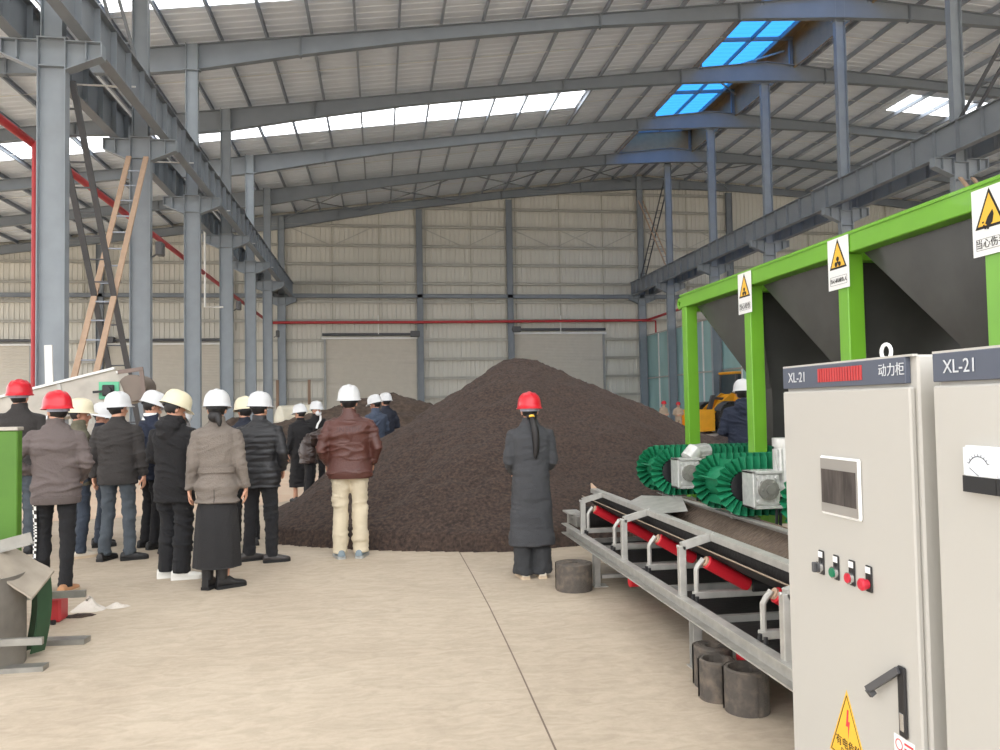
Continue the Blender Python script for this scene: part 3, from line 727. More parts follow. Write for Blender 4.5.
# ------------------------------------------------------------------ electrical cabinets
CXF = 1.45
def cabinet(y0, y1, label):
    t = thing('electrical_cabinet', label, 'electrical cabinet', (CXF+.17,(y0+y1)/2,0))
    b = MB(); b.bbox(CXF+.02,CXF+.34,y0,y1,0,1.672,.006); b.build('body', CAB, t)
    b = MB(); b.bbox(CXF,CXF+.02,y0+.012,y1-.002,.06,1.583,.005); d = b.build('door', CAB, t)
    b = MB(); b.bbox(CXF+.002,CXF+.02,y0+.03,y1-.002,1.593,1.668,.002); hd = b.build('header', CABH, t)
    b = MB(); b.box(CXF+.004,CXF+.02,y0,y1,1.668,1.674); b.build('top_trim', CAB, t)
    e1, e2 = Vector((0,-1,0)), Vector((0,0,1))
    textmesh('XL-21', .05, (CXF-.0005,y1-.105,1.630), e1, e2, LETR, 'lettering', hd, sx=.95)
    return t, d, hd
E1, E2 = Vector((0,-1,0)), Vector((0,0,1))
cab1, door1, head1 = cabinet(2.015, 2.735, 'tall pale control cabinet with touch screen, push buttons and yellow warning triangle')
textmesh('动力柜', .04, (CXF-.0005,2.105,1.632), E1, E2, LETR, 'lettering', head1)
b = MB()
for i in range(17): y = 2.49-i*.0148; b.box(CXF-.001,CXF+.003,y-.0045,y+.0045,1.61,1.655)
b.build('red_slats', RIBR, head1)
for y in (2.32,): 
    b = MB(); pts = [(CXF+.1,y-.05+.024*math.cos(a),1.674+.022+.024*math.sin(a)) for a in np.linspace(-.7,PI+.7,14)]; b.tube(pts,.0055,8); b.cyl((CXF+.1,y-.05,1.67),(CXF+.1,y-.05,1.682),.012,10); b.build('lifting_eye', SIGNW, cab1, True)
b = MB(); b.bbox(CXF-.01,CXF,2.262,2.485,1.177,1.368,.006); scn = b.build('touch_screen', SIGNW, door1)
b = MB(); b.box(CXF-.0112,CXF-.01,2.272,2.478,1.185,1.36); b.build('bezel', mat('bezel grey',(150,146,140),.4), scn)
b = MB(); b.box(CXF-.0125,CXF-.011,2.28,2.472,1.215,1.325); b.build('display', SCREEN, scn)
zb = 1.0
for i,y in enumerate((2.508,2.42,2.333,2.245)):
    c_ = ['selector_switch','green_push_button','red_push_button','emergency_stop'][i]
    b = MB(); b.bbox(CXF-.006,CXF,y-.020,y+.012,zb-.03,zb+.05,.003); sw = b.build(c_, BLACK, door1)
    b = MB(); b.box(CXF-.0075,CXF-.006,y-.016,y+.008,zb+.027,zb+.046); b.build('label_plate', SIGNW, sw)
    if i < 3:
        b = MB(); b.cyl((CXF-.006,y,zb-.006),(CXF-.016,y,zb-.006),.019,20); b.build('ring', SILV, sw)
        if i == 0:
            b = MB(); b.cyl((CXF-.016,y,zb-.006),(CXF-.022,y,zb-.006),.016,18); b.bbox(CXF-.034,CXF-.02,y-.007,y+.007,zb-.022,zb+.012,.003); b.build('knob', DGREY, sw)
        else:
            b = MB(); b.cyl((CXF-.016,y,zb-.006),(CXF-.020,y,zb-.006),.015,20); b.build('cap', BGRN if i==1 else BRED, sw)
    else:
        b = MB(); b.cyl((CXF-.006,y,zb-.006),(CXF-.025,y,zb-.006),.014,16); b.lathe([(.018,.0),(.019,.009),(.015,.013),(0,.015)],(CXF-.018,y,zb-.006),(-1,0,0),20); b.build('mushroom_cap', BRED, sw)
b = MB(); b.bbox(CXF-.01,CXF,2.082,2.116,.597,.795,.004); hn = b.build('door_handle', BLACK, door1)
b = MB(); b.bar((CXF-.012,2.102,.785),(CXF-.03,2.225,.69),.014,.02,(0,0,1)); b.bar((CXF-.03,2.222,.694),(CXF-.018,2.216,.675),.014,.02,(1,0,0)); b.build('lever', DGREY, hn)
b = MB(); b.bbox(CXF-.012,CXF-.009,2.09,2.107,.615,.665,.001); b.build('lock_cylinder', SILV, hn)
def triP(r): return [(-.087*r/.1,-.05*r/.1),(.087*r/.1,-.05*r/.1),(0,.13*r/.1)]
b = MB(); b.prism(triP(.125),(CXF-.0006,2.385,.468),E1,E2,.001); wt = b.build('warning_triangle', YEL, door1)
b = MB(); P0 = triP(.112)
for a,c_ in ((0,1),(1,2),(2,0)):
    pa = Vector((CXF-.0014,2.385-P0[a][0],.468+P0[a][1])); pb = Vector((CXF-.0014,2.385-P0[c_][0],.468+P0[c_][1])); b.bar(pa,pb,.0006,.003,(0,0,1))
b.build('border_line', INK, wt)
b = MB(); b.prism([(0,.055),(.009,.055),(.003,.018),(.013,.02),(.002,-.035),(.003,.002),(-.009,.0)],(CXF-.0015,2.385,.515),E1,E2,.0008); b.build('lightning_bolt', INKR, wt)
textmesh('有电危险', .034, (CXF-.0015,2.385,.455), E1, E2, INK, 'lettering', wt)
textmesh('DANGER', .02, (CXF-.0015,2.385,.43), E1, E2, INK, 'lettering', wt)
b = MB(); b.box(CXF-.0012,CXF,2.06,2.15,.44,.592); st_ = b.build('paper_sticker', SIGNW, door1)
b = MB(); b.lathe([(.013,0),(.016,0),(.016,.0006),(.013,.0006)],(CXF-.0016,2.127,.567),(-1,0,0),20)
for z,y0,y1 in ((.578,2.065,2.103),(.563,2.07,2.103),(.535,2.065,2.14),(.515,2.065,2.14),(.49,2.075,2.14)): b.box(CXF-.002,CXF-.0012,y0,y1,z-.003,z+.003)
b.build('red_print', INKR, st_)
cab2, door2, head2 = cabinet(1.19, 1.935, 'second pale control cabinet with analogue meters, at the right edge of the picture')
for y in (1.752,1.642,1.532):
    b = MB(); b.bbox(CXF-.02,CXF,y-.053,y+.05,1.318,1.432,.004); mt_ = b.build('panel_meter', SIGNW, door2)
    b = MB(); b.box(CXF-.0225,CXF-.0195,y-.054,y+.054,1.318,1.358); b.build('meter_cover', BLACK, mt_)
    b = MB(); b.box(CXF-.0215,CXF-.0195,y-.05,y+.05,1.36,1.428); b.build('dial_face', mat('dial face',(222,228,236),.3), mt_)
    b = MB(); b.prism([(.036*math.cos(a),.036*math.sin(a)) for a in np.linspace(.5,PI-.5,12)]+[(.034*math.cos(a),.034*math.sin(a)) for a in np.linspace(PI-.5,.5,12)],(CXF-.022,y,1.372),E1,E2,.0005)
    for a in np.linspace(.5,PI-.5,9): b.bar((CXF-.022,y-.036*math.cos(a),1.372+.036*math.sin(a)),(CXF-.022,y-.041*math.cos(a),1.372+.041*math.sin(a)),.0008,.001)
    b.bar((CXF-.022,y,1.36),(CXF-.022,y+.03,1.378),.0006,.0012); b.build('scale', DGREY, mt_)

# ------------------------------------------------------------------ wheel loader far behind
def rotl(o, a): o.rotation_euler = (0,0,a)
ld = thing('wheel_loader', 'yellow wheel loader parked near the glass partition behind the hopper', 'wheel loader', (17.85,38.6,0))
def lb(name, m, fn, smooth=False, par=None):
    b = MB(); fn(b); return b.build(name, m, par or ld, smooth, world=False)
lb('bucket', YELO, lambda b: (b.prism([(1.9,.15),(2.9,.1),(2.95,.2),(2.3,.35),(2.15,.8),(2.3,1.15),(2.15,1.2),(1.9,.9)],(0,0,0),(1,0,0),(0,0,1),1.8), b.box(1.9,2.9,-.94,-.9,.15,1.2), b.box(1.9,2.9,   .9,.94,.15,1.2)))
for s in (-1,1): lb('lift_arm', YELO, lambda b: b.prism([(.1,1.9),(.5,2.0),(1.4,1.4),(2.1,.8),(2.0,.5),(1.2,1.05),(.1,1.6)],(0,s*.42,0),(1,0,0),(0,0,1),.12))
lb('tilt_linkage', DGREY, lambda b: (b.tube([(.4,0,1.7),(1.3,0,1.75)],.07,10), b.prism([(1.2,1.9),(1.4,1.9),(1.7,1.1),(1.5,1.0)],(0,0,0),(1,0,0),(0,0,1),.15)))
lb('front_frame', YELO, lambda b: b.prism([(.1,.6),(1.5,.6),(1.3,1.0),(.6,1.9),(.1,1.9)],(0,0,0),(1,0,0),(0,0,1),.6))
lb('engine_hood', YELO, lambda b: (b.bbox(-2.3,-.7,-.75,.75,.95,1.9,.1), b.bbox(-2.35,-2.0,-.85,.85,.6,1.1,.05)))
lb('rear_frame', DGREY, lambda b: b.bbox(-2.1,.1,-.5,.5,.55,1.,.03))
cbn = lb('cab', YELO, lambda b: (b.bbox(-.75,.45,-.75,.75,2.95,3.08,.05), b.bbox(-.7,.4,-.7,.7,1.2,1.95,.04)))
for x in (-.68,.38):
    for y in (-.68,.68): lb('cab_pillar', DGREY, lambda b: b.bar((x,y,1.9),(x*.95,y*.95,2.97),.09,.09), par=cbn)
lb('cab_glass', GLASS, lambda b: b.box(-.64,.34,-.64,.64,1.9,2.96), par=cbn)
for x in (-1.35,1.05):
    for s in (-1,1):
        wh = lb('wheel', TYRE, lambda b: (b.lathe([(.38,-.22),(.66,-.24),(.74,-.16),(.75,0),(.74,.16),(.66,.24),(.38,.22)],(x,s*.95,.75),(0,1,0),28), [b.bar((x+.74*math.cos(a),s*.95-.2,.75+.74*math.sin(a)),(x+.74*math.cos(a+.12),s*.95+.2,.75+.74*math.sin(a+.12)),.05,.05) for a in np.linspace(0,2*PI,22)[:-1]]))
        lb('rim', YELO, lambda b: b.lathe([(0,-.12),(.2,-.14),(.36,-.2),(.4,-.2),(.4,.2),(.36,.2),(.2,.14),(0,.12)],(x,s*.95,.75),(0,1,0),24), True, wh)
        lb('mudguard', DGREY, lambda b: b.lathe([(.80,-.26),(.84,-.26),(.84,.26),(.80,.26),(.80,-.26)],(x,s*.95,.75),(0,1,0),20,0,PI*.15 if True else 0,PI*.85) )
lb('exhaust', DGREY, lambda b: b.tube([(-1.2,.4,1.9),(-1.2,.4,2.5)],.05,10))
rotl(ld, math.radians(192))

# ------------------------------------------------------------------ left foreground and left middle
gm = thing('green_machine_panel', 'upright green painted steel panel at the left picture edge in front of the people', 'machine panel', (-2.7,5.9,0))
b = MB(); b.bbox(-3.3,-2.44,5.86,5.94,.12,1.44,.006); b.build('shell', GREEN2, gm)
b = MB(); b.bbox(-3.32,-2.435,5.85,5.95,1.44,1.465,.004); b.build('top_flange', SHEETM, gm)
for x in (-3.2,-2.6): b = MB(); b.box(x-.04,x+.04,5.82,5.98,0,.12); b.build('foot', GREEN2, gm)
sm = thing('chute_section', 'curved grey sheet metal chute section with bars, lying on the floor at the lower left', 'machine part', (-2.5,5.4,0))
def sb(name, m, fn, smooth=False):
    b = MB(); fn(b); return b.build(name, m, sm, smooth)
sb('drum', mat('dull drum steel',(122,118,112),.5,.4,var=.25,scale=5), lambda b: b.lathe([(.30,0.),(.31,0.),(.31,.56),(.30,.56),(.30,0.)],(-2.53,5.42,.0),(0,0,1),40), True)
def canopy(b):
    n_=12; m_=n_+1; vs=[]
    for dz in (0,.014):
        for y,dy in ((5.22,-.10),(5.56,0)):
            for i in range(m_):
                a = i/n_; vs.append((-2.68+.56*a, y+.08*a, .665+dz+dy*(a**.8)+.06*math.sin(PI*min(a*1.25,1))-.15*a**3))
    b.add(vs,[(i,i+1,m_+i+1,m_+i) for i in range(n_)]+[(2*m_+i,2*m_+i+1,3*m_+i+1,3*m_+i) for i in range(n_)]+[(i,i+1,2*m_+i+1,2*m_+i) for i in range(n_)]+[(m_+i,m_+i+1,3*m_+i+1,3*m_+i) for i in range(n_)]+[(n_,m_+n_,3*m_+n_,2*m_+n_)])
sb('curved_cover', mat('dirty sheet',(158,148,134),.6,.1,var=.2,scale=6), canopy, True)
sb('edge_angle', GALVB, lambda b: (b.bar((-2.72,5.5,.64),(-2.20,5.5,.765),.012,.075), b.bar((-2.72,5.5,.605),(-2.20,5.5,.73),.05,.01)))
def gplate(b, xo, y0, y1):
    n_=12; vs=[]
    for i in range(n_+1):
        z = .03+.47*i/n_; x = xo+ .05*math.sin(PI*(z)/.72); vs += [(x,y0,z),(x+.05,y1,z),(x+.008,y0,z),(x+.058,y1,z)]
    b.add(vs,[(4*i,4*i+1,4*i+5,4*i+4) for i in range(n_)]+[(4*i+2,4*i+3,4*i+7,4*i+6) for i in range(n_)]+[(4*i,4*i+2,4*i+6,4*i+4) for i in range(n_)]+[(4*i+1,4*i+3,4*i+7,4*i+5) for i in range(n_)])
sb('green_liner', DGREEN, lambda b: gplate(b,-2.29,5.60,5.68))
sb('green_liner', DGREEN, lambda b: gplate(b,-2.225,5.52,5.60))
sb('bar', GALVB, lambda b: b.bar((-2.9,5.08,.24),(-1.97,5.08,.225),.03,.04))
sb('bar', GALVB, lambda b: b.bar((-2.35,5.86,.018),(-1.98,5.83,.018),.1,.035))
sb('bar', GALVB, lambda b: b.bar((-2.9,5.28,.015),(-2.03,5.28,.015),.09,.03))
sb('bar', GALVB, lambda b: b.bar((-2.6,6.38,.215),(-2.18,6.38,.215),.03,.05))
rbx = thing('red_box', 'small red metal box on the floor behind the grey chute section', 'box', (-2.44,6.5,0))
rb = MB(); rb.bbox(-2.53,-2.37,6.42,6.58,0,.18,.015); rb.build('shell', RED, rbx)
b = MB(); b.cyl((-2.405,6.38,.0),(-2.405,6.38,.03),.02,10); tag(b.build('rubber_plug', BLACK), 'tiny dark plug on the floor in front of the red box', 'plug')
# crumpled plastic and dust
def heap(cx,cy,R_,h,m,label,name,seed,cat,kind=None,sx=1.6):
    b = MB(); n_=26; k_=9; vs=[(cx,cy,h)]
    for i in range(1,k_+1):
        for j in range(n_):
            a=2*PI*j/n_; r=R_*i/k_*(1+.25*noise.noise((math.cos(a)*2,math.sin(a)*2,seed)))
            z=h*(1-(i/k_))**1.2*(1+.9*noise.noise((r*20*math.cos(a),r*20*math.sin(a),seed)))+ (.0 if i==k_ else .004)
            vs.append((cx+sx*r*math.cos(a),cy+r*math.sin(a),max(z,0.001)))
    fs=[(0,1+j,1+(j+1)%n_) for j in range(n_)]+[(1+(i-1)*n_+j,1+(i-1)*n_+(j+1)%n_,1+i*n_+(j+1)%n_,1+i*n_+j) for i in range(1,k_) for j in range(n_)]
    b.add(vs,fs); return tag(b.build(name,m,None,'all'),label,cat,None,kind)
heap(-2.30,6.78,.085,.10,DUST,'small white heap of dust and film on the floor near the red box','dust_heap',3.3,'dust')
heap(-2.1,6.84,.06,.03,DUST,'thin trail of pale dust right of the white heap','dust_trail',8.3,'dust')
heap(-2.30,6.6,.07,.02,SOIL,'dark crumbs of compost in front of the white dust heap','compost_crumbs',6.3,'compost')
# inclined feed trough behind the standing group
tr = thing('inclined_feed_trough', 'long pale inclined sheet metal trough rising behind the people at left', 'conveyor', (-4.,10.7,0))
def trb(name, m, fn, smooth=False):
    b = MB(); fn(b); return b.build(name, m, tr, smooth)
Yt = 10.7; A = Vector((-5.6,Yt,1.52)); Bp = Vector((-3.32,Yt,2.10))
d_ = (Bp-A).normalized(); u_ = Vector((-d_.z,0,d_.x))
for yo in (0,.5):
    trb('side_plate', SHEETM, lambda b: b.add([A+Vector((0,yo,0)),Bp+Vector((0,yo,0)),Bp+Vector((.16,yo,-.42)),A-u_*.40+Vector((0,yo,0))],[(0,1,2,3)]) or b.add([A+Vector((0,yo+.02,0)),Bp+Vector((0,yo+.02,0)),Bp+Vector((.16,yo+.02,-.42)),A-u_*.40+Vector((0,yo+.02,0))],[(0,1,2,3)]))
    trb('edge_rail', WHITE, lambda b: b.bar(A+Vector((0,yo-.01,.01)),Bp+Vector((.0,yo-.01,.01)),.05,.03))
trb('bottom_plate', SHEETM, lambda b: b.prism([(A.x,A.z-.40),(Bp.x+.16,Bp.z-.42),(Bp.x+.16,Bp.z-.40),(A.x,A.z-.38)],(0,Yt+.26,0),(1,0,0),(0,0,1),.5))
trb('seam_strip', GALV, lambda b: (b.bar((-3.98,Yt-.012,1.93),(-3.9,Yt-.012,1.52),.01,.04,(1,0,0)), b.bar((-4.9,Yt-.012,1.7),(-4.84,Yt-.012,1.3),.01,.03,(1,0,0))))
trb('bearing_plate', mat('mint green paint',(96,180,140),.5), lambda b: b.bbox(-3.50,-3.26,Yt-.03,Yt-.01,1.72,1.94,.004))
trb('bearing', BLACK, lambda b: (b.bbox(-3.45,-3.31,Yt-.07,Yt-.03,1.76,1.90,.01), b.cyl((-3.38,Yt-.12,1.83),(-3.38,Yt-.03,1.83),.05,16), b.bar((-3.55,Yt-.08,1.81),(-3.4,Yt-.08,1.82),.03,.03)))
trb('end_drum', mat('brown stained drum',(120,108,98),.5,.3), lambda b: b.cyl((-3.12,Yt+.02,1.86),(-3.12,Yt+.5,1.86),.17,24), True)
trb('end_bracket', mat('brown primer',(120,104,96),.6), lambda b: (b.bar((-3.28,Yt+.0,2.06),(-2.98,Yt+.0,2.10),.03,.05), b.bar((-3.0,Yt+.0,2.08),(-2.94,Yt,1.5),.03,.05,(1,0,0)), b.bar((-2.94,Yt,1.6),(-2.88,Yt,.0),.05,.06,(1,0,0)), b.bar((-2.94,Yt+.5,1.6),(-2.88,Yt+.5,.0),.05,.06,(1,0,0))))
for x in (-4.9,): trb('support_leg', GALV, lambda b: (b.bar((x,Yt+.02,1.3),(x-.05,Yt+.02,0),.05,.05,(1,0,0)), b.bar((x,Yt+.48,1.3),(x-.05,Yt+.48,0),.05,.05,(1,0,0))))
b = MB(); b.bar((-5.86,15.5,0),(-5.98,15.6,2.8),.13,.04,(0,1,0)); tag(b.build('leaning_board', WHITE), 'narrow white board leaning upright against the nearest left column', 'board')
tk = thing('storage_tank', 'small cream horizontal tank far behind, near the left shutter', 'tank', (-3.2,31,0))
b = MB(); b.lathe([(0,-.75),(.35,-.7),(.55,-.6),(.58,.6),(.38,.7),(0,.75)],(-3.2,31,1.15),(.9,.4,0),24); b.build('vessel', mat('cream enamel',(222,214,192),.4), tk, True)
for x in (-3.7,-2.7): b = MB(); b.box(x-.06,x+.06,30.6,31.4,0,.8); b.build('saddle', DGREY, tk)
for i,x in enumerate((-3.95,-2.75)):
    b = MB(); b.bar((x,31.9,0),(x,31.9,2.7),.1,.1,(0,1,0)); tag(b.build('timber_post', mat('brown timber',(128,104,86),.8)), ('left' if i==0 else 'right')+' one of two brown posts standing behind the cream tank', 'post')
# ------------------------------------------------------------------ people
SKIN = mat('skin', (196,146,120), .55, var=.05, scale=8); SKIN2 = mat('skin tan', (168,120,98), .55, var=.05, scale=8)
LIP = mat('lip', (150,84,78), .5); EYEW = mat('eye white', (225,222,216), .3); EYED = mat('iris', (40,28,22), .3)
HAIR = mat('black hair', (26,22,22), .55, var=.3, scale=30, stretch=(4,4,.5)); MASKM = mat('white face mask', (232,234,236), .8, bump=.2)
HELW = mat('white helmet shell', (206,207,208), .3, var=.01); HELC = mat('cream helmet shell', (216,207,178), .32, var=.02); HELR = mat('red helmet shell', (196,24,40), .28, var=.02)
HBAND = mat('helmet band', (150,150,164), .6); HBANDK = mat('black helmet band', (34,34,36), .6)
def remeshed(b, vox, smooth_it=4, fac=.5):
    me = b.mesh('tmp'); o = bpy.data.objects.new('tmp', me); COL.objects.link(o)
    md = o.modifiers.new('r','REMESH'); md.mode = 'VOXEL'; md.voxel_size = vox; md.use_smooth_shade = True
    if smooth_it: s = o.modifiers.new('s','SMOOTH'); s.iterations = smooth_it; s.factor = fac
    dg = bpy.context.evaluated_depsgraph_get(); m2 = bpy.data.meshes.new_from_object(o.evaluated_get(dg))
    bpy.data.objects.remove(o); bpy.data.meshes.remove(me)
    return m2
def wrinkle(me, amp, seed, fn=None, zs=1.):
    n = len(me.vertices); co = np.empty(n*3); me.vertices.foreach_get('co', co); co = co.reshape(-1,3)
    nr = np.empty(n*3); me.vertices.foreach_get('normal', nr); nr = nr.reshape(-1,3)
    d = np.empty(n)
    for i in range(n):
        x,y,z = co[i]
        q = z+x*.35*math.sin(seed)+.03*noise.noise((x*6,y*6,seed)); w = noise.noise((x*4+seed, y*4, q*9*zs)) + .75*(1-abs(noise.noise((x*5+seed, y*5, q*19*zs+seed)))*2.4) - .5
        d[i] = max(amp*w, -.006) + (fn(x,y,z) if fn else 0)
    co += nr*d[:,None]; me.vertices.foreach_set('co', co.ravel()); me.update()
def lerp(a,b,t): return Vector(a).lerp(Vector(b),t)
SHK = mat('shoe black', (30,29,30), .45, var=.1); SOLEK = mat('sole black', (24,24,24), .7)
def fabric(name, rgb, rough=.88, b_=.35, bs=60, var=.1): return mat(name, rgb, rough, var=var, scale=5, bump=b_, bscale=bs)
def hand(b, wrist, d, pn, side, curl=.5, L_=1.):
    # d: direction of the fingers, pn: palm normal (fingers curl towards it)
    d = Vector(d).normalized(); pn = Vector(pn); pn = (pn-d*pn.dot(d)).normalized(); s = d.cross(pn).normalized()*side
    w = Vector(wrist); k = 9
    vs = []
    prof = [(-.02,.026,.02),(.0,.027,.019),(.03,.036,.017),(.06,.041,.015),(.085,.040,.013),(.095,.036,.010)]
    for t,a,c_ in prof:
        for j in range(12):
            q = 2*PI*j/12; vs.append(w+d*(t*L_)+s*(a*math.cos(q))+pn*(c_*math.sin(q)))
    m_=12; b.add(vs,[(i*m_+j,i*m_+(j+1)%m_,(i+1)*m_+(j+1)%m_,(i+1)*m_+j) for i in range(5) for j in range(m_)]+[tuple(range(m_))[::-1],tuple(range(60,72))])
    for i,(off,ln,sp) in enumerate(((-.031,.066,-.16),(-.0105,.078,-.05),(.0105,.072,.06),(.031,.056,.2))):
        base = w+d*.083+s*off; dir_ = (d+s*sp).normalized(); pts = [base]; p = base; a = curl*.45
        for q,fr in enumerate((.42,.33,.25)):
            dd = (dir_*math.cos(a)+pn*math.sin(a)); p = p+dd*(ln*fr*L_); pts.append(p); a += curl*.75
        b.tube(pts,[.0092,.0088,.0082,.0066],8)
    base = w+d*.025-s*.034; dd = (d*.75-s*.65+pn*.35).normalized(); p1 = base+dd*.034; p2 = p1+(d*.9-s*.3+pn*.45).normalized()*.03; p3 = p2+(d+pn*.4).normalized()*.022
    b.tube([base-dd*.01,p1,p2,p3],[.013,.0115,.0098,.0075],8)

HATS = {}
def hat_parts(color):
    if color in HATS: return HATS[color]
    b = MB(); n = 60; prof = []; vs = []
    def rad(a):   # plan outline: a=pi/2 is the front
        return .116, .142
    rows = [(1.0,0),(.995,.03),(.97,.052),(.94,.074),(.86,.10),(.77,.117),(.66,.13),(.52,.139),(.36,.146),(.18,.15)]
    # brim: outwards lip, longer at the front
    def ring(sc_, z, ext=0.):
        out = []
        for j in range(n):
            a = 2*PI*j/n; ca, sa = math.cos(a), math.sin(a); fr = max(0,sa)**4
            e = ext*(.35+1.5*fr+.25*max(0,-sa)); zz = z-(.012*fr+.004)*(ext>0)*(ext/.03)
            ridge = .011*math.exp(-((ca*rad(a)[0]*sc_)/.018)**2)*(z>.05)*(sc_<.97)
            rib = sum(.007*math.exp(-((ca*rad(a)[0]*sc_-q)/.009)**2) for q in (-.052,.052))*(z>.05)*(sc_<.97)
            out.append(((rad(a)[0]*sc_+e)*ca, (rad(a)[1]*sc_+e)*sa, zz+ridge+rib))
        return out
    R_ = [ring(1.0,-.006,.026), ring(1.0,0,.028), ring(1.0,.004,.004)]+[ring(s,z) for s,z in rows[1:]]
    for r in R_: vs += r
    vs.append((0,0,.158)); k = len(R_)
    fs = [(i*n+j,i*n+(j+1)%n,(i+1)*n+(j+1)%n,(i+1)*n+j) for i in range(k-1) for j in range(n)]+[((k-1)*n+j,(k-1)*n+(j+1)%n,k*n) for j in range(n)]
    # inside
    m0 = len(vs); ins = [ring(.985,-.004), ring(.96,.03), ring(.8,.095), ring(.4,.135)]
    for r in ins: vs += r
    vs.append((0,0,.142))
    fs += [(m0+i*n+j,m0+i*n+(j+1)%n,m0+(i+1)*n+(j+1)%n,m0+(i+1)*n+j) for i in range(3) for j in range(n)]+[(m0+3*n+j,m0+3*n+(j+1)%n,m0+4*n) for j in range(n)]
    fs += [(j,(j+1)%n,m0+(j+1)%n,m0+j) for j in range(n)]
    b.add(vs,fs); shell = b.mesh('hard_hat')
    shell.polygons.foreach_set('use_smooth',[True]*len(shell.polygons)); shell.materials.append(color)
    b = MB(); v2=[]
    for z,o in ((-.035,0),(.0,.002)):
        for j in range(28):
            a = PI*1.02+ (PI*.96)*j/27; v2.append(((.094+o)*math.cos(a),(.112+o)*math.sin(a)-.002,z))
    b.add(v2,[(j,j+1,28+j+1,28+j) for j in range(27)])
    b.bbox(-.022,.022,-.124,-.108,-.034,-.008,.004)
    band = b.mesh('headband'); band.materials.append(HBAND if color is HELR else HBANDK)
    HATS[color] = (shell, band); return HATS[color]

def person(label, loc, rz, topz, top, bottom, shoes, hat, legs=((-.11,0,0),(.11,0,0)), arms='down', lean=0., head=(0,0), hair='short',
           female=False, mask=False, skin=None, bulk=1., group=None, extras=None, cat='person', handsL=True, seed=0., vox=.011, bandz=0.):
    S = topz/1.785
    root = thing('person', label, cat, loc, None, rz); root.scale = (S,S,S)
    skin = skin or SKIN
    fw = .90 if female else 1.; sh = .185*fw*(1+(bulk-1)*.55)
    cl, sl = math.cos(lean), math.sin(lean)
    def T(p):
        x,y,z = p; dz = z-.95
        if dz <= 0: return Vector(p)
        k = min(1,dz/.25); l = lean*k; return Vector((x, y*math.cos(l)+dz*math.sin(l), .95+dz*math.cos(l)-y*math.sin(l)))
    hip = [Vector((-.09,0,.90)),Vector((.09,0,.90))]; ank=[]; knee=[]
    for i,(fx,fy,ft) in enumerate(legs):
        a = Vector((fx,fy-.02,.09)); ank.append(a); m_ = (hip[i]+a)/2; knee.append(m_+Vector((0,.035 if abs(fy)<.3 else .05,.02)))
    # arm joints
    SHD = [Vector((s*(sh-.008),-.012,1.375)) for s in (-1,1)]
    presets = {
      'down':   ((.245,-.03,1.13),(.255,.03,.885),(0,.12,-1),(-1,0,0),.5),
      'pocket': ((.265,-.07,1.13),(.215,.06,.965),(-.35,.75,-.5),(-.6,-.5,-.3),.5),
      'low':    ((.245,-.02,1.12),(.15,.19,1.0),(-.7,.5,-.3),(-.3,-.5,-.5),.8),
      'front':  ((.25,-.02,1.14),(.10,.20,1.08),(-.8,.5,.1),(0,-.7,-.5),.8),
      'hold':   ((.24,.02,1.14),(.13,.25,1.19),(-.3,.8,.4),(-.7,0,.3),.9),
      'back':   ((.27,-.12,1.14),(.07,-.165,.98),(-.9,-.05,-.3),(0,.6,.5),.6),
      'face':   ((.27,.10,1.20),(.12,.17,1.42),(-.2,-.1,.9),(-.5,-.6,0),.7),
      'hip':    ((.33,-.09,1.16),(.20,.08,1.06),(-.6,.6,-.3),(-.6,-.5,-.3),.6)}
    if isinstance(arms,str): arms = (arms,arms)
    EL, WR, HD, PN, CU = [],[],[],[],[]
    for i,s in enumerate((-1,1)):
        a = arms[i]; e,w_,d,pn,cu = presets[a] if isinstance(a,str) else a
        bw = (sh-.185)
        EL.append(Vector((s*(e[0]*fw+bw),e[1],e[2]))); WR.append(Vector((s*(w_[0]+bw*.6),w_[1],w_[2]))); HD.append(Vector((s*d[0],d[1],d[2]))); PN.append(Vector((s*pn[0],pn[1],pn[2]))); CU.append(cu)
    # ---- the body: one continuous skin
    b = MB()
    b.rings([(.86,.12,.075,0),(.95,.13,.08,0),(1.05,.12,.075,0),(1.2,.13,.08,0),(1.32,.14,.078,-.005),(1.38,.12,.062,-.01),(1.43,.06,.05,-.01)],16)
    for i in range(2):
        b.tube([hip[i]+Vector((0,0,.03)),lerp(hip[i],knee[i],.5),knee[i],lerp(knee[i],ank[i],.35),ank[i]],[.07,.06,.044,.046,.032],10)
        foot = ank[i]+Vector((0,0,-.05)); rf = Matrix.Rotation(legs[i][2],3,'Z'); b.tube([foot+rf@Vector((0,-.03,0)),foot+rf@Vector((0,.05,-.005)),foot+rf@Vector((0,.12,-.012))],[.024,.024,.018],10)
        b.tube([SHD[i],lerp(SHD[i],EL[i],.5),EL[i],lerp(EL[i],WR[i],.4),WR[i]],[.042,.038,.032,.031,.026],10)
        hand(b, WR[i], HD[i], PN[i], 1 if i else -1, CU[i])
    n0 = len(b.v)
    hy, hp_ = head
    RH = Matrix.Rotation(-hy,3,'Z') @ Matrix.Rotation(-hp_,3,'X'); HC = Vector((0,.015,1.605))
    def H(p): return HC + RH @ Vector(p)
    def hell(c_, r, k=10):
        bb = MB(); bb.ell((0,0,0), r, None, 16, k); b.add([H(Vector(c_)+Vector(v)) for v in bb.v], bb.f)
    b.tube([(0,-.02,1.42),(0,-.012,1.50),H((0,-.015,-.03))],[.062,.054,.056],14)
    hell((0,-.012,.02),(.074,.092,.098)); hell((0,.022,-.035),(.058,.062,.075)); hell((0,.048,-.085),(.032,.032,.026))
    b.tube([H((0,.078,.012)),H((0,.098,-.012)),H((0,.108,-.032)),H((0,.085,-.045))],[.010,.012,.015,.012],8)
    hell((0,.082,-.062),(.024,.012,.011),6); hell((0,.076,.022),(.05,.015,.012),6)
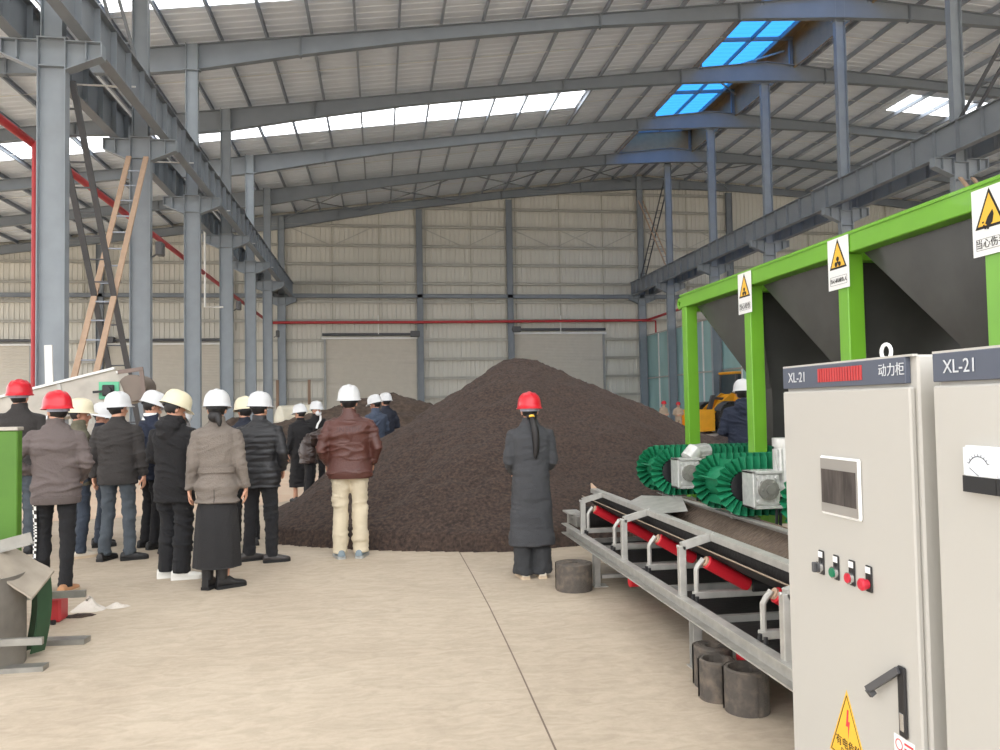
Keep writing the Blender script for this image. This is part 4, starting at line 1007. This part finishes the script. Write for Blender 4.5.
    for s in (-1,1): hell((s*.076,-.008,-.015),(.011,.019,.030),6)
    # lean everything above the hips
    b.v = [tuple(T(p)) if p[2] > .95 else p for p in b.v]
    me = remeshed(b, .0085, 1, .3)
    o = link('body', me, [skin, LIP], root, 'all')
    inv = RH.transposed()
    lipc = T(H((0,.092,-.062)))
    for p in me.polygons:
        if (p.center-lipc).length < .022 and abs(p.center.z-lipc.z) < .009: p.material_index = 1
    def TH(p): return T(H(p))
    for s in (-1,1):
        b = MB(); c_ = TH((s*.031,.0835,.0)); b.ell(c_,(.013,.013,.0085),None,10,6); e = b.build('eye', EYEW, root, True, world=False)
        b = MB(); c_ = TH((s*.031,.0935,.0)); b.ell(c_,(.0055,.0055,.006),None,8,5); b.build('iris', EYED, e, True, world=False)
    # head local frame incl. lean
    O = TH((0,0,0)); ex = (TH((1e-2,0,0))-O).normalized(); ey = (TH((0,1e-2,0))-O).normalized(); ez = ex.cross(ey)
    RT = Matrix((ex,ey,ez)).transposed()
    # hair
    b = MB(); bb = MB(); bb.ell((0,0,0),(.081,.099,.104),None,28,20)
    fs = []
    for f_ in bb.f:
        c_ = sum((Vector(bb.v[i]) for i in f_), Vector((0,0,0)))/4
        lowz = -.085 if not hair == 'long' else -.1
        if c_.z > .05 or (c_.y < .012 and c_.z > lowz+ .5*max(0,c_.y+.04)) : fs.append(f_)
    b.add([O+RT@(Vector(v)+Vector((0,-.014,.02))) for v in bb.v], fs)
    hr = b.build('hair', HAIR, root, True, world=False)
    if hair == 'ponytail':
        b = MB(); pts = [TH((0,-.10,-.05)),T((.01,-.135,1.50)),T((.025,-.15,1.40)),T((.03,-.148,1.28)),T((.025,-.15,1.20)),T((.02,-.152,1.145))]
        b.tube(pts,[.02,.027,.036,.034,.026,.008],12); b.build('ponytail', HAIR, root, True, world=False)
        b = MB(); b.lathe([(.022,-.012),(.03,-.008),(.03,.008),(.022,.012)],TH((0,-.112,-.062)),(0,-.5,-1),14); b.build('hair_tie', YEL, hr, True, world=False)
        b = MB(); b.ell(TH((0.005,-.10,-.06)),(.055,.03,.035),None,14,8); b.build('back_hair', HAIR, hr, True, world=False)
    if hair == 'bun':
        b = MB(); b.ell(TH((.0,-.095,-.075)),(.062,.04,.055),None,16,10); b.tube([TH((.03,-.12,-.08)),TH((.045,-.135,-.13)),TH((.05,-.135,-.17))],[.03,.026,.01],10); b.build('low_bun', HAIR, root, True, world=False)
    # hat
    if hat:
        shell, band = hat_parts(hat); M4 = (Matrix.Translation(O+RT@Vector((0,-.008,.028))) @ RT.to_4x4())
        tilt = Matrix.Rotation(math.radians(2),4,'X')
        hh = bpy.data.objects.new('hard_hat', shell); COL.objects.link(hh); hh.parent = root; hh.matrix_local = M4 @ tilt
        bd = bpy.data.objects.new('headband', band); COL.objects.link(bd); bd.parent = hh
    if mask:
        b = MB(); bb = MB(); bb.ell((0,0,0),(.062,.05,.05),None,22,14); fs = [f_ for f_ in bb.f if sum(bb.v[i][1] for i in f_)/4 > -.012]
        b.add([O+RT@(Vector(v)+Vector((0,.062,-.055))) for v in bb.v], fs)
        mk = b.build('face_mask', MASKM, root, True, world=False)
        b = MB()
        for s in (-1,1): b.tube([TH((s*.055,.05,-.05)),TH((s*.078,.01,-.03)),TH((s*.082,-.018,-.015))],.0025,5)
        b.build('ear_loop', MASKM, mk, True, world=False)
    # ---- upper garment
    hem = top.get('hem',.88); m_ = top['mat']; fl_ = top.get('flare',1.); w = fw*bulk
    b = MB(); rg = []
    if hem < .8:
        rg += [(hem,.20*w*fl_,.145*fl_,.0),(hem+.15,.195*w*(1+(fl_-1)*.7),.14,0),(.80,.187*w,.135,0)]
    else: rg += [(hem,.182*w*fl_*(.93 if top.get('rib') else 1),.125*bulk*(.93 if top.get('rib') else 1),0),(hem+.05,.186*w*fl_,.13*bulk,0)]
    wst = top.get('waist',1.)
    rg += [(1.0,.176*w*wst,.122*bulk*wst,0),(1.08,.172*w*wst,.12*bulk*wst,0),(1.18,.182*w,.124*bulk,0),(1.29,.196*w,.127*bulk,-.006),(1.36,.198*w,.115*bulk,-.012),(1.41,.168*w,.098,-.014),(1.455,.115,.082,-.014),(1.495,.076,.072,-.008)]
    if top.get('collar',1): rg += [(1.50+.05*top['collar'] if isinstance(top.get('collar'),float) else 1.54,.070,.070,-.002)] if top.get('collar',1) else []
    rg = [(z,a,b_,y) for z,a,b_,y in rg if z >= hem]
    rg.sort(key=lambda q:q[0]); b.rings(rg, 28)
    ts = top.get('sleeve',1.)
    for i in range(2):
        S0 = SHD[i]*1; p = [S0+Vector(((-1,1)[i]*-.07,0,.03)),S0+Vector(((-1,1)[i]*.0,0,-.0)),lerp(SHD[i],EL[i],.4),lerp(SHD[i],EL[i],.8),EL[i],lerp(EL[i],WR[i],.3),lerp(EL[i],WR[i],.75),lerp(EL[i],WR[i],1.0)]
        b.tube(p,[.045,.067*ts,.068*ts,.062*ts,.060*ts,.057*ts,.050*ts,.045*(ts if not top.get('rib') else .9)],14)
    if top.get('hood'):
        b.ell((0,-.10,1.44),(.13,.075,.075),None,16,10); b.ell((0,-.12,1.38),(.10,.05,.07),None,14,8); b.tube([(-.09,-.06,1.50),(0,-.10,1.525),(.09,-.06,1.50)],.035,10); b.tube([(-.09,-.06,1.50),(-.07,.05,1.46),(0,.08,1.42)],.03,10); b.tube([(.09,-.06,1.50),(.07,.05,1.46),(0,.08,1.42)],.03,10)
    b.v = [tuple(T(p)) if p[2] > .95 else p for p in b.v]
    me = remeshed(b, vox, 3, .5)
    fn = None
    if top.get('puffer'): fn = lambda x,y,z: .009*abs(math.sin(z*PI/.062))**.6-.006
    wrinkle(me, top.get('wr',.009)*1.9, seed+1, fn)
    ug = link(top.get('name','jacket'), me, m_, root, 'all')
    bvh = BVHTree.FromPolygons([v.co for v in me.vertices],[tuple(p.vertices) for p in me.polygons])
    if top.get('bandhem'):
        b = MB(); b.rings([(hem-.012,.176*w,.122*bulk,0),(hem+.0,.182*w,.128*bulk,0),(hem+.05,.186*w,.131*bulk,0),(hem+.055,.17*w,.12*bulk,0)],32); b.build('hem_band', top['bandhem'], ug, True, world=False)
    if top.get('belt'):
        b = MB(); z = 1.06; b.rings([(z-.026,.176*w*wst+.004,.124*wst+.004,0),(z-.024,.182*w*wst+.013,.13*wst+.011,0),(z+.024,.182*w*wst+.013,.13*wst+.011,0),(z+.022,.17*w*wst,.12*wst,0)],32); b.build('belt', m_, root, True, world=False)
    if top.get('slit'):
        b = MB(); pts = []
        for q in range(9):
            z = hem+.012+q*.015; h_ = bvh.ray_cast(Vector((0,-.5,z)),Vector((0,1,0)))
            if h_[0]: pts.append((0,h_[0].y-.001,z))
        b.tube(pts,.003,6); b.build('vent_slit', INK, ug, world=False)
    if top.get('collar2'):
        b = MB(); b.v=[]; b.rings([(1.455,.10,.088,-.012),(1.50,.078,.076,-.012),(1.535,.072,.072,-.010),(1.53,.06,.06,-.01)],24); b.v=[tuple(T(p)) for p in b.v]; b.build('collar', top['collar2'], ug, True, world=False)
    # ---- lower garment
    bm_ = bottom['mat']; kind = bottom.get('kind','trousers')
    b = MB()
    if kind == 'skirt':
        hz = bottom.get('hem',.22); n_ = 48; rows = [(1.0,.14,.10),(.9,.15,.105),(.8,.16,.11),(.7,.19,.14),(.5,.205,.17),(hz+.02,.222,.19),(hz,.222,.19)]; vs=[]
        for z,a,c_ in rows:
            for j in range(n_):
                t = 2*PI*j/n_; pl = 1+.035*math.sin(t*9+seed)*(1.0-z); vs.append((a*fw*1.05*pl*math.cos(t),c_*pl*math.sin(t),z))
        k = len(rows); b.add(vs,[(i*n_+j,i*n_+(j+1)%n_,(i+1)*n_+(j+1)%n_,(i+1)*n_+j) for i in range(k-1) for j in range(n_)]+[tuple(range(n_)),tuple(range((k-1)*n_,k*n_))[::-1]])
        link('skirt', b.mesh('skirt'), bm_, root, 'all')
    elif kind == 'trousers':
        wd = bottom.get('w',1.); ct = bottom.get('cuff',1.)
        b.rings([(.80,.155*fw,.10,0),(.88,.168*fw,.115,-.004),(.96,.165*fw,.112,0),(1.03,.150*fw,.10,0)],24)
        for i in range(2):
            b.tube([hip[i]+Vector((0,0,.02)),lerp(hip[i],knee[i],.35),lerp(hip[i],knee[i],.75),knee[i],lerp(knee[i],ank[i],.35),lerp(knee[i],ank[i],.8),ank[i]+Vector((0,.004,-.035*bottom.get('len',1)))],
               [.092*wd,.088*wd,.074*wd,.070*wd,.068*wd*ct,.064*wd*ct,.066*wd*ct],16)
        me = remeshed(b, vox, 2, .5); wrinkle(me, bottom.get('wr',.008)*1.8, seed+7, None, .8)
        tr_ = link('trousers', me, bm_, root, 'all')
        if bottom.get('stripe'):
            s = 0; cols = (SIGNW, INK); b = MB()
            P_ = [hip[s]+Vector((-.0,0,-.02)), lerp(hip[s],knee[s],.75), knee[s], lerp(knee[s],ank[s],.35), ank[s]]
            off = [.093,.078,.073,.070,.068]; N_ = 30
            for i in range(N_):
                def pt(t):
                    q = t*4; a = min(3,int(q)); return lerp(P_[a],P_[a+1],q-a), off[a]+(off[a+1]-off[a])*(q-a)
                p0,o0 = pt(i/N_); p1,o1 = pt((i+1)/N_)
                for c_ in range(2):
                    def q3(p,o,u): an = PI+.75+u*.34; return p+Vector((math.cos(an)*(o+.009),-math.sin(an)*(o+.009)*-1,0))
                    b.add([q3(p0,o0,c_-.9),q3(p0,o0,c_+.1),q3(p1,o1,c_+.1),q3(p1,o1,c_-.9)],[(0,1,2,3)],(i+c_)%2)
            link('side_stripe', b.mesh('s'), [SIGNW, INK], tr_)
    # ---- shoes
    if shoes:
        sm_, so_, sk = shoes
        for i in range(2):
            a = ank[i]; ft = legs[i][2]; rot = Matrix.Rotation(ft,3,'Z')
            b = MB(); vs=[]; n_=14
            tall = .15 if sk == 'boot' else .085
            st_ = [(-.088,.026,.045),(-.082,.036,tall*.85),(-.05,.041,tall),(-.01,.042,tall if sk=='boot' else .092),(.03,.042,.10 if sk=='boot' else .085),(.08,.046,.062),(.13,.048,.05),(.165,.042,.042),(.185,.026,.03),(.19,.012,.02)]
            for y,wd_,h_ in st_:
                for j in range(n_):
                    t = 2*PI*j/n_; x = wd_*math.copysign(abs(math.cos(t))**.8,math.cos(t)); z = h_*.5*(1+math.copysign(abs(math.sin(t))**.7,math.sin(t)))
                    vs.append(rot@Vector((x*(1-.25*(z/.1) if z>.04 else 1),y,z+.012)))
            k = len(st_); b.add(vs,[(q*n_+j,q*n_+(j+1)%n_,(q+1)*n_+(j+1)%n_,(q+1)*n_+j) for q in range(k-1) for j in range(n_)]+[tuple(range(n_))[::-1],tuple(range((k-1)*n_,k*n_))])
            if sk == 'boot': b.tube([rot@Vector((0,-.035,.09)),rot@Vector((0,-.035,.22))],[.05,.055],14)
            b.v = [(p[0]+a.x,p[1]+a.y,p[2]) for p in b.v]
            s_ = b.build('shoe', sm_, root, True, world=False)
            b = MB(); out=[]
            for y,wd_,h_ in st_: out.append((wd_+.004,y))
            poly = [(x,y) for x,y in out]+[(-x,y) for x,y in reversed(out)]
            vs = [rot@Vector((x,y,z)) for z in (.0,.028) for x,y in poly]; k = len(poly)
            b.add([(p[0]+a.x,p[1]+a.y,p[2]) for p in vs],[tuple(range(k))[::-1],tuple(range(k,2*k))]+[(q,(q+1)%k,k+(q+1)%k,k+q) for q in range(k)])
            b.build('sole', so_, s_, world=False)
    if extras: extras(root, ug, bvh, T, WR, S)
    return root
# ------------------------------------------------------------------ the visitors
BLK = fabric('black wool', (31,30,32)); BLK2 = fabric('black cotton', (26,25,27)); CHAR = fabric('charcoal jacket', (50,47,46))
MAUVE = fabric('grey mauve sweatshirt', (99,89,87)); OLIVE = fabric('olive jacket', (98,94,78)); NAVY = fabric('navy cloth', (37,44,62)); NAVYD = fabric('dark navy', (36,40,52))
DENIM = fabric('blue denim', (68,75,82), rough=.9, var=.18); DENIMD = fabric('dark denim', (48,56,68), var=.15); TWEED = fabric('brown grey tweed', (119,110,102), b_=.6, bs=110, var=.12)
SKIRT = fabric('black skirt cloth', (34,33,34)); PUFF = mat('puffer nylon', (31,31,34), .5, bump=.2, bscale=30); LEATH = mat('brown leather', (82,47,40), .45, var=.15, scale=7, bump=.25, bscale=70)
LEATHK = mat('dark brown leather', (58,44,40), .32, var=.2, scale=9, bump=.3, bscale=40); KHAKI = fabric('khaki cotton', (198,186,162)); GREYC = fabric('dark grey coat wool', (62,63,66), b_=.5, bs=120)
WIDE = fabric('black wide trousers', (50,51,53)); BLACKT = fabric('black trouser cloth', (29,29,32)); SLATE = fabric('slate blue jacket', (70,80,98)); BEIGE = fabric('beige work clothes', (176,156,134)); MAROON = fabric('maroon trousers', (96,54,54))
TANS = mat('tan suede', (178,132,96), .8, bump=.3); TSOLE = mat('pale sole', (196,176,150), .7); WSH = mat('white sneaker', (222,220,214), .5); GSH = mat('blue grey sneaker', (120,134,142), .6); GSOLE = mat('grey sole', (168,168,164), .6)
K = (SHK, SOLEK, 'shoe'); BROWNSH = (mat('dark brown shoe',(56,50,48),.4), SOLEK, 'shoe'); BOOT = (SHK, SOLEK, 'boot'); TAN_ = (TANS, TSOLE, 'shoe'); WS = (WSH, WSH, 'shoe'); GS = (GSH, GSOLE, 'shoe'); CS = (mat('cream shoe',(206,196,180),.6), TSOLE, 'shoe')
D = math.radians
person('person in a red hard hat and black jacket at the far left edge, facing away', (-4.02,9.7,0), D(5), 1.94, dict(mat=CHAR,hem=.80,name='jacket'), dict(mat=DENIM), K, HELR, arms=('down','down'), head=(D(8),0), bulk=1.12, seed=1)
person('person in a red hard hat, grey sweatshirt and black trousers with checkered stripe', (-2.80,7.48,0), D(4), 1.75, dict(mat=MAUVE,hem=.80,rib=True,bandhem=MAUVE,name='sweatshirt',wr=.012), dict(mat=BLACKT,w=.92,stripe=True), TAN_, HELR,
   legs=((-.15,.12,.9),(.10,-.05,-.2)), arms=('hip','low'), head=(D(-42),D(2)), bulk=1.1, mask=True, seed=2)
person('person in a cream hard hat and olive jacket, seen in profile', (-3.25,9.3,0), D(-55), 1.71, dict(mat=OLIVE,hem=.80,name='jacket'), dict(mat=DENIMD), CS, HELC, arms='front', head=(D(25),D(5)), seed=3, skin=SKIN2)
person('person in a white hard hat and dark navy jacket whose face looks towards the right', (-3.25,10.0,0), D(-70), 1.67, dict(mat=NAVYD,hem=.78,name='jacket'), dict(mat=DENIMD), K, HELW, arms='front', head=(D(48),D(12)), seed=4, skin=SKIN2)
person('person in a white hard hat, black jacket and blue jeans with hands hanging down', (-2.76,9.0,0), D(-6), 1.77, dict(mat=CHAR,hem=.80,name='jacket',collar=.5), dict(mat=DENIM,w=.98), (SHK,SOLEK,'shoe'), HELW, legs=((-.13,0,-.2),(.13,.0,-1.1)), arms='down', head=(D(28),0), bulk=1.1, seed=5)
person('person in a white hard hat and navy suit with white shirt collar, head bowed', (-2.61,9.7,0), D(-50), 1.79, dict(mat=NAVY,hem=.78,name='suit_jacket',collar2=SIGNW), dict(mat=BLACKT), K, HELW, arms='front', head=(D(10),D(22)), seed=6)
person('person in a cream hard hat, black hooded jacket and white sneakers, looking down', (-1.92,7.9,0), D(-24), 1.75, dict(mat=BLK2,hem=.72,hood=True,name='hooded_jacket'), dict(mat=BLACKT,w=1.2,cuff=1.1,wr=.013), WS, HELC, legs=((-.09,0.02,-.9),(.10,-.02,-1.0)), arms='front', head=(D(30),D(24)), bulk=1.08, seed=7)
person('person in a navy jacket mostly hidden behind the black hooded jacket', (-2.27,9.3,0), D(-22), 1.64, dict(mat=NAVY,hem=.80,name='jacket'), dict(mat=BLACKT), K, HELW, arms='front', head=(D(20),D(38)), lean=.12, seed=8)
person('person in a white hard hat, belted brown coat and long black skirt', (-1.44,7.4,0), D(0), 1.74, dict(mat=TWEED,hem=.76,flare=1.10,waist=.92,belt=True,slit=True,name='coat',wr=.006), dict(mat=SKIRT,kind='skirt',hem=.19), BOOT, HELW, legs=((-.06,-.02,-.3),(.08,-.03,-1.0)), arms=('down','down'), hair='bun', female=True, head=(0,D(6)), bulk=1.04, seed=9)
person('person in a cream hard hat standing behind the black puffer jacket', (-1.56,9.6,0), D(15), 1.71, dict(mat=NAVYD,hem=.80,name='jacket'), dict(mat=BLACKT), K, HELC, arms='front', head=(D(-20),D(8)), seed=10)
person('person in a white hard hat, black quilted puffer jacket and black trousers', (-1.24,8.55,0), D(-14), 1.74, dict(mat=PUFF,hem=.78,puffer=True,name='puffer_jacket',wr=.005), dict(mat=BLACKT,w=1.04), BROWNSH, HELW, legs=((-.14,.05,-.9),(.14,-.02,-1.1)), arms='pocket', head=(D(14),D(5)), bulk=1.14, seed=11)
person('person in a white hard hat and ankle-length black coat beside the heap', (-1.35,13.9,0), D(30), 1.64, dict(mat=BLK,hem=.27,flare=1.1,name='long_coat'), dict(mat=SKIN,kind='trousers',w=.62,wr=0), K, HELW, arms='down', head=(D(-25),D(10)), female=True, bulk=1.1, seed=12)
def scarf(root, ug, bvh, T, WR, S):
    b = MB(); b.tube([T((-.05,.085,1.50)),T((-.03,.12,1.42)),T((.04,.15,1.34)),T((.07,.155,1.26))],.02,8); b.build('scarf', SIGNW, root, True, world=False)
person('person in a white hard hat and white face mask, turned towards the camera', (-1.18,15.1,0), D(-150), 1.70, dict(mat=BLK2,hem=.75,name='coat'), dict(mat=BLACKT), K, HELW, arms='down', head=(D(-10),0), mask=True, extras=scarf, seed=13)
person('person in a shiny dark leather jacket bending forward, half hidden', (-1.15,13.0,0), D(-80), 1.74, dict(mat=LEATHK,hem=.72,name='leather_jacket',wr=.02), dict(mat=BLK2), K, HELW, lean=.98, arms=('hip','hip'), head=(0,D(15)), bulk=1.15, seed=14)
def letters(root, ug, bvh, T, WR, S):
    cu = bpy.data.curves.new('t','FONT'); cu.body = 'INSIDE'; cu.size = .075; cu.align_x = 'CENTER'; cu.space_character = 1.15
    ob = bpy.data.objects.new('t', cu); COL.objects.link(ob); me = bpy.data.meshes.new_from_object(ob.evaluated_get(bpy.context.evaluated_depsgraph_get())); bpy.data.objects.remove(ob)
    import bmesh
    bm = bmesh.new(); bm.from_mesh(me); bmesh.ops.triangulate(bm, faces=bm.faces[:]); bmesh.ops.subdivide_edges(bm, edges=bm.edges[:], cuts=1, use_grid_fill=True); bm.to_mesh(me); bm.free()
    for v in me.vertices:
        x, z = v.co.x, 1.30+v.co.y; h_ = bvh.ray_cast(Vector((x,-.5,z)), Vector((0,1,0)))
        y = h_[0].y if h_[0] else -.12
        v.co = Vector((x, y-.002, z))
    link('lettering', me, mat('dark leather print',(70,40,38),.5), ug)
person('person in a white hard hat, brown leather jacket and khaki trousers', (-.33,8.56,0), D(0), 1.80, dict(mat=LEATH,hem=.83,rib=True,bandhem=LEATH,name='leather_jacket',wr=.015,flare=1.06), dict(mat=KHAKI,w=1.14,cuff=1.08,wr=.013), GS, HELW,
   legs=((-.105,0,.25),(.105,0,-.25)), arms='pocket', head=(D(3),0), bulk=1.24, extras=letters, seed=15)
person('person in a white hard hat and slate blue jacket, hands held in front', (-.10,15.3,0), D(40), 1.80, dict(mat=SLATE,hem=.80,name='jacket'), dict(mat=BLACKT), K, HELW, arms='front', head=(D(-25),D(15)), bulk=1.1, seed=16, skin=SKIN2)
person('person in a white hard hat just behind the slate blue jacket', (.10,16.6,0), D(30), 1.86, dict(mat=NAVYD,hem=.80,name='jacket'), dict(mat=BLACKT), K, HELW, arms='front', head=(D(-10),D(5)), seed=17)
person('person in a red hard hat with long ponytail and long dark grey coat', (1.34,7.18,0), D(0), 1.67, dict(mat=GREYC,hem=.31,flare=1.12,name='long_coat',wr=.005), dict(mat=WIDE,w=1.12,cuff=1.35,len=1.5), CS, HELR, legs=((-.09,0,.1),(.09,0,-.1)), arms=('low','low'), hair='ponytail', female=True, bulk=1.14, head=(0,D(3)), seed=18)
person('person in a white hard hat and navy coat behind the green hopper posts', (4.60,9.7,0), D(-15), 1.84, dict(mat=NAVY,hem=.55,hood=True,name='coat'), dict(mat=BLACKT), K, HELW, arms='front', head=(D(10),D(8)), bulk=1.15, seed=19)
for i,(x,tz,a) in enumerate(((13.85,1.66,200),(14.6,1.60,170))):
    person(('left','right')[i]+' one of two far persons in red hats and beige work clothes', (x*.955,36.3,0), D(a), tz, dict(mat=BEIGE,hem=.80,name='work_jacket'), dict(mat=MAROON if i==0 else BEIGE), CS, HELR, arms='front', seed=20+i, vox=.02)
# ------------------------------------------------------------------ light, sky, camera
w = bpy.data.worlds.new('sky'); bpy.context.scene.world = w; w.use_nodes = True
bg = w.node_tree.nodes['Background']; bg.inputs['Color'].default_value = (.97,.98,1.0,1); bg.inputs['Strength'].default_value = 4.2
wn = w.node_tree.nodes; wl = w.node_tree.links     # overcast sky: brighter overhead than at the horizon
tcw = wn.new('ShaderNodeTexCoord'); sx = wn.new('ShaderNodeSeparateXYZ'); mr = wn.new('ShaderNodeMapRange')
mr.inputs['From Min'].default_value = 0; mr.inputs['From Max'].default_value = 1; mr.inputs['To Min'].default_value = 3.0; mr.inputs['To Max'].default_value = 8.0
wl.new(tcw.outputs['Generated'], sx.inputs[0]); wl.new(sx.outputs['Z'], mr.inputs['Value']); wl.new(mr.outputs[0], bg.inputs['Strength'])
sc = bpy.context.scene
sc.view_settings.view_transform = 'Standard'; sc.view_settings.look = 'None'; sc.view_settings.gamma = 1
sc.view_settings.use_curve_mapping = False; sc.view_settings.exposure = -0.3
sc.cycles.max_bounces = 10; sc.cycles.diffuse_bounces = 6; sc.cycles.transmission_bounces = 6; sc.cycles.transparent_max_bounces = 8
sc.cycles.sample_clamp_indirect = 8; sc.cycles.use_denoising = True
F = 800.; psi = math.atan(119.6/F); th = math.atan(30.9/F); rho = .0175
r0 = Vector((math.cos(psi),-math.sin(psi),0)); f = Vector((math.sin(psi)*math.cos(th), math.cos(psi)*math.cos(th), math.sin(th)))
u0 = r0.cross(f); R = r0*math.cos(rho)-u0*math.sin(rho); U = r0*math.sin(rho)+u0*math.cos(rho)
cam = bpy.data.cameras.new('camera'); co = bpy.data.objects.new('camera', cam); COL.objects.link(co)
cam.sensor_width = 36; cam.sensor_fit = 'HORIZONTAL'; cam.lens = F*36/1000; cam.clip_end = 500; cam.clip_start = .05
M = Matrix((R, U, -f)).transposed().to_4x4(); M.translation = Vector((0,0,1.55)); co.matrix_world = M
sc.camera = co
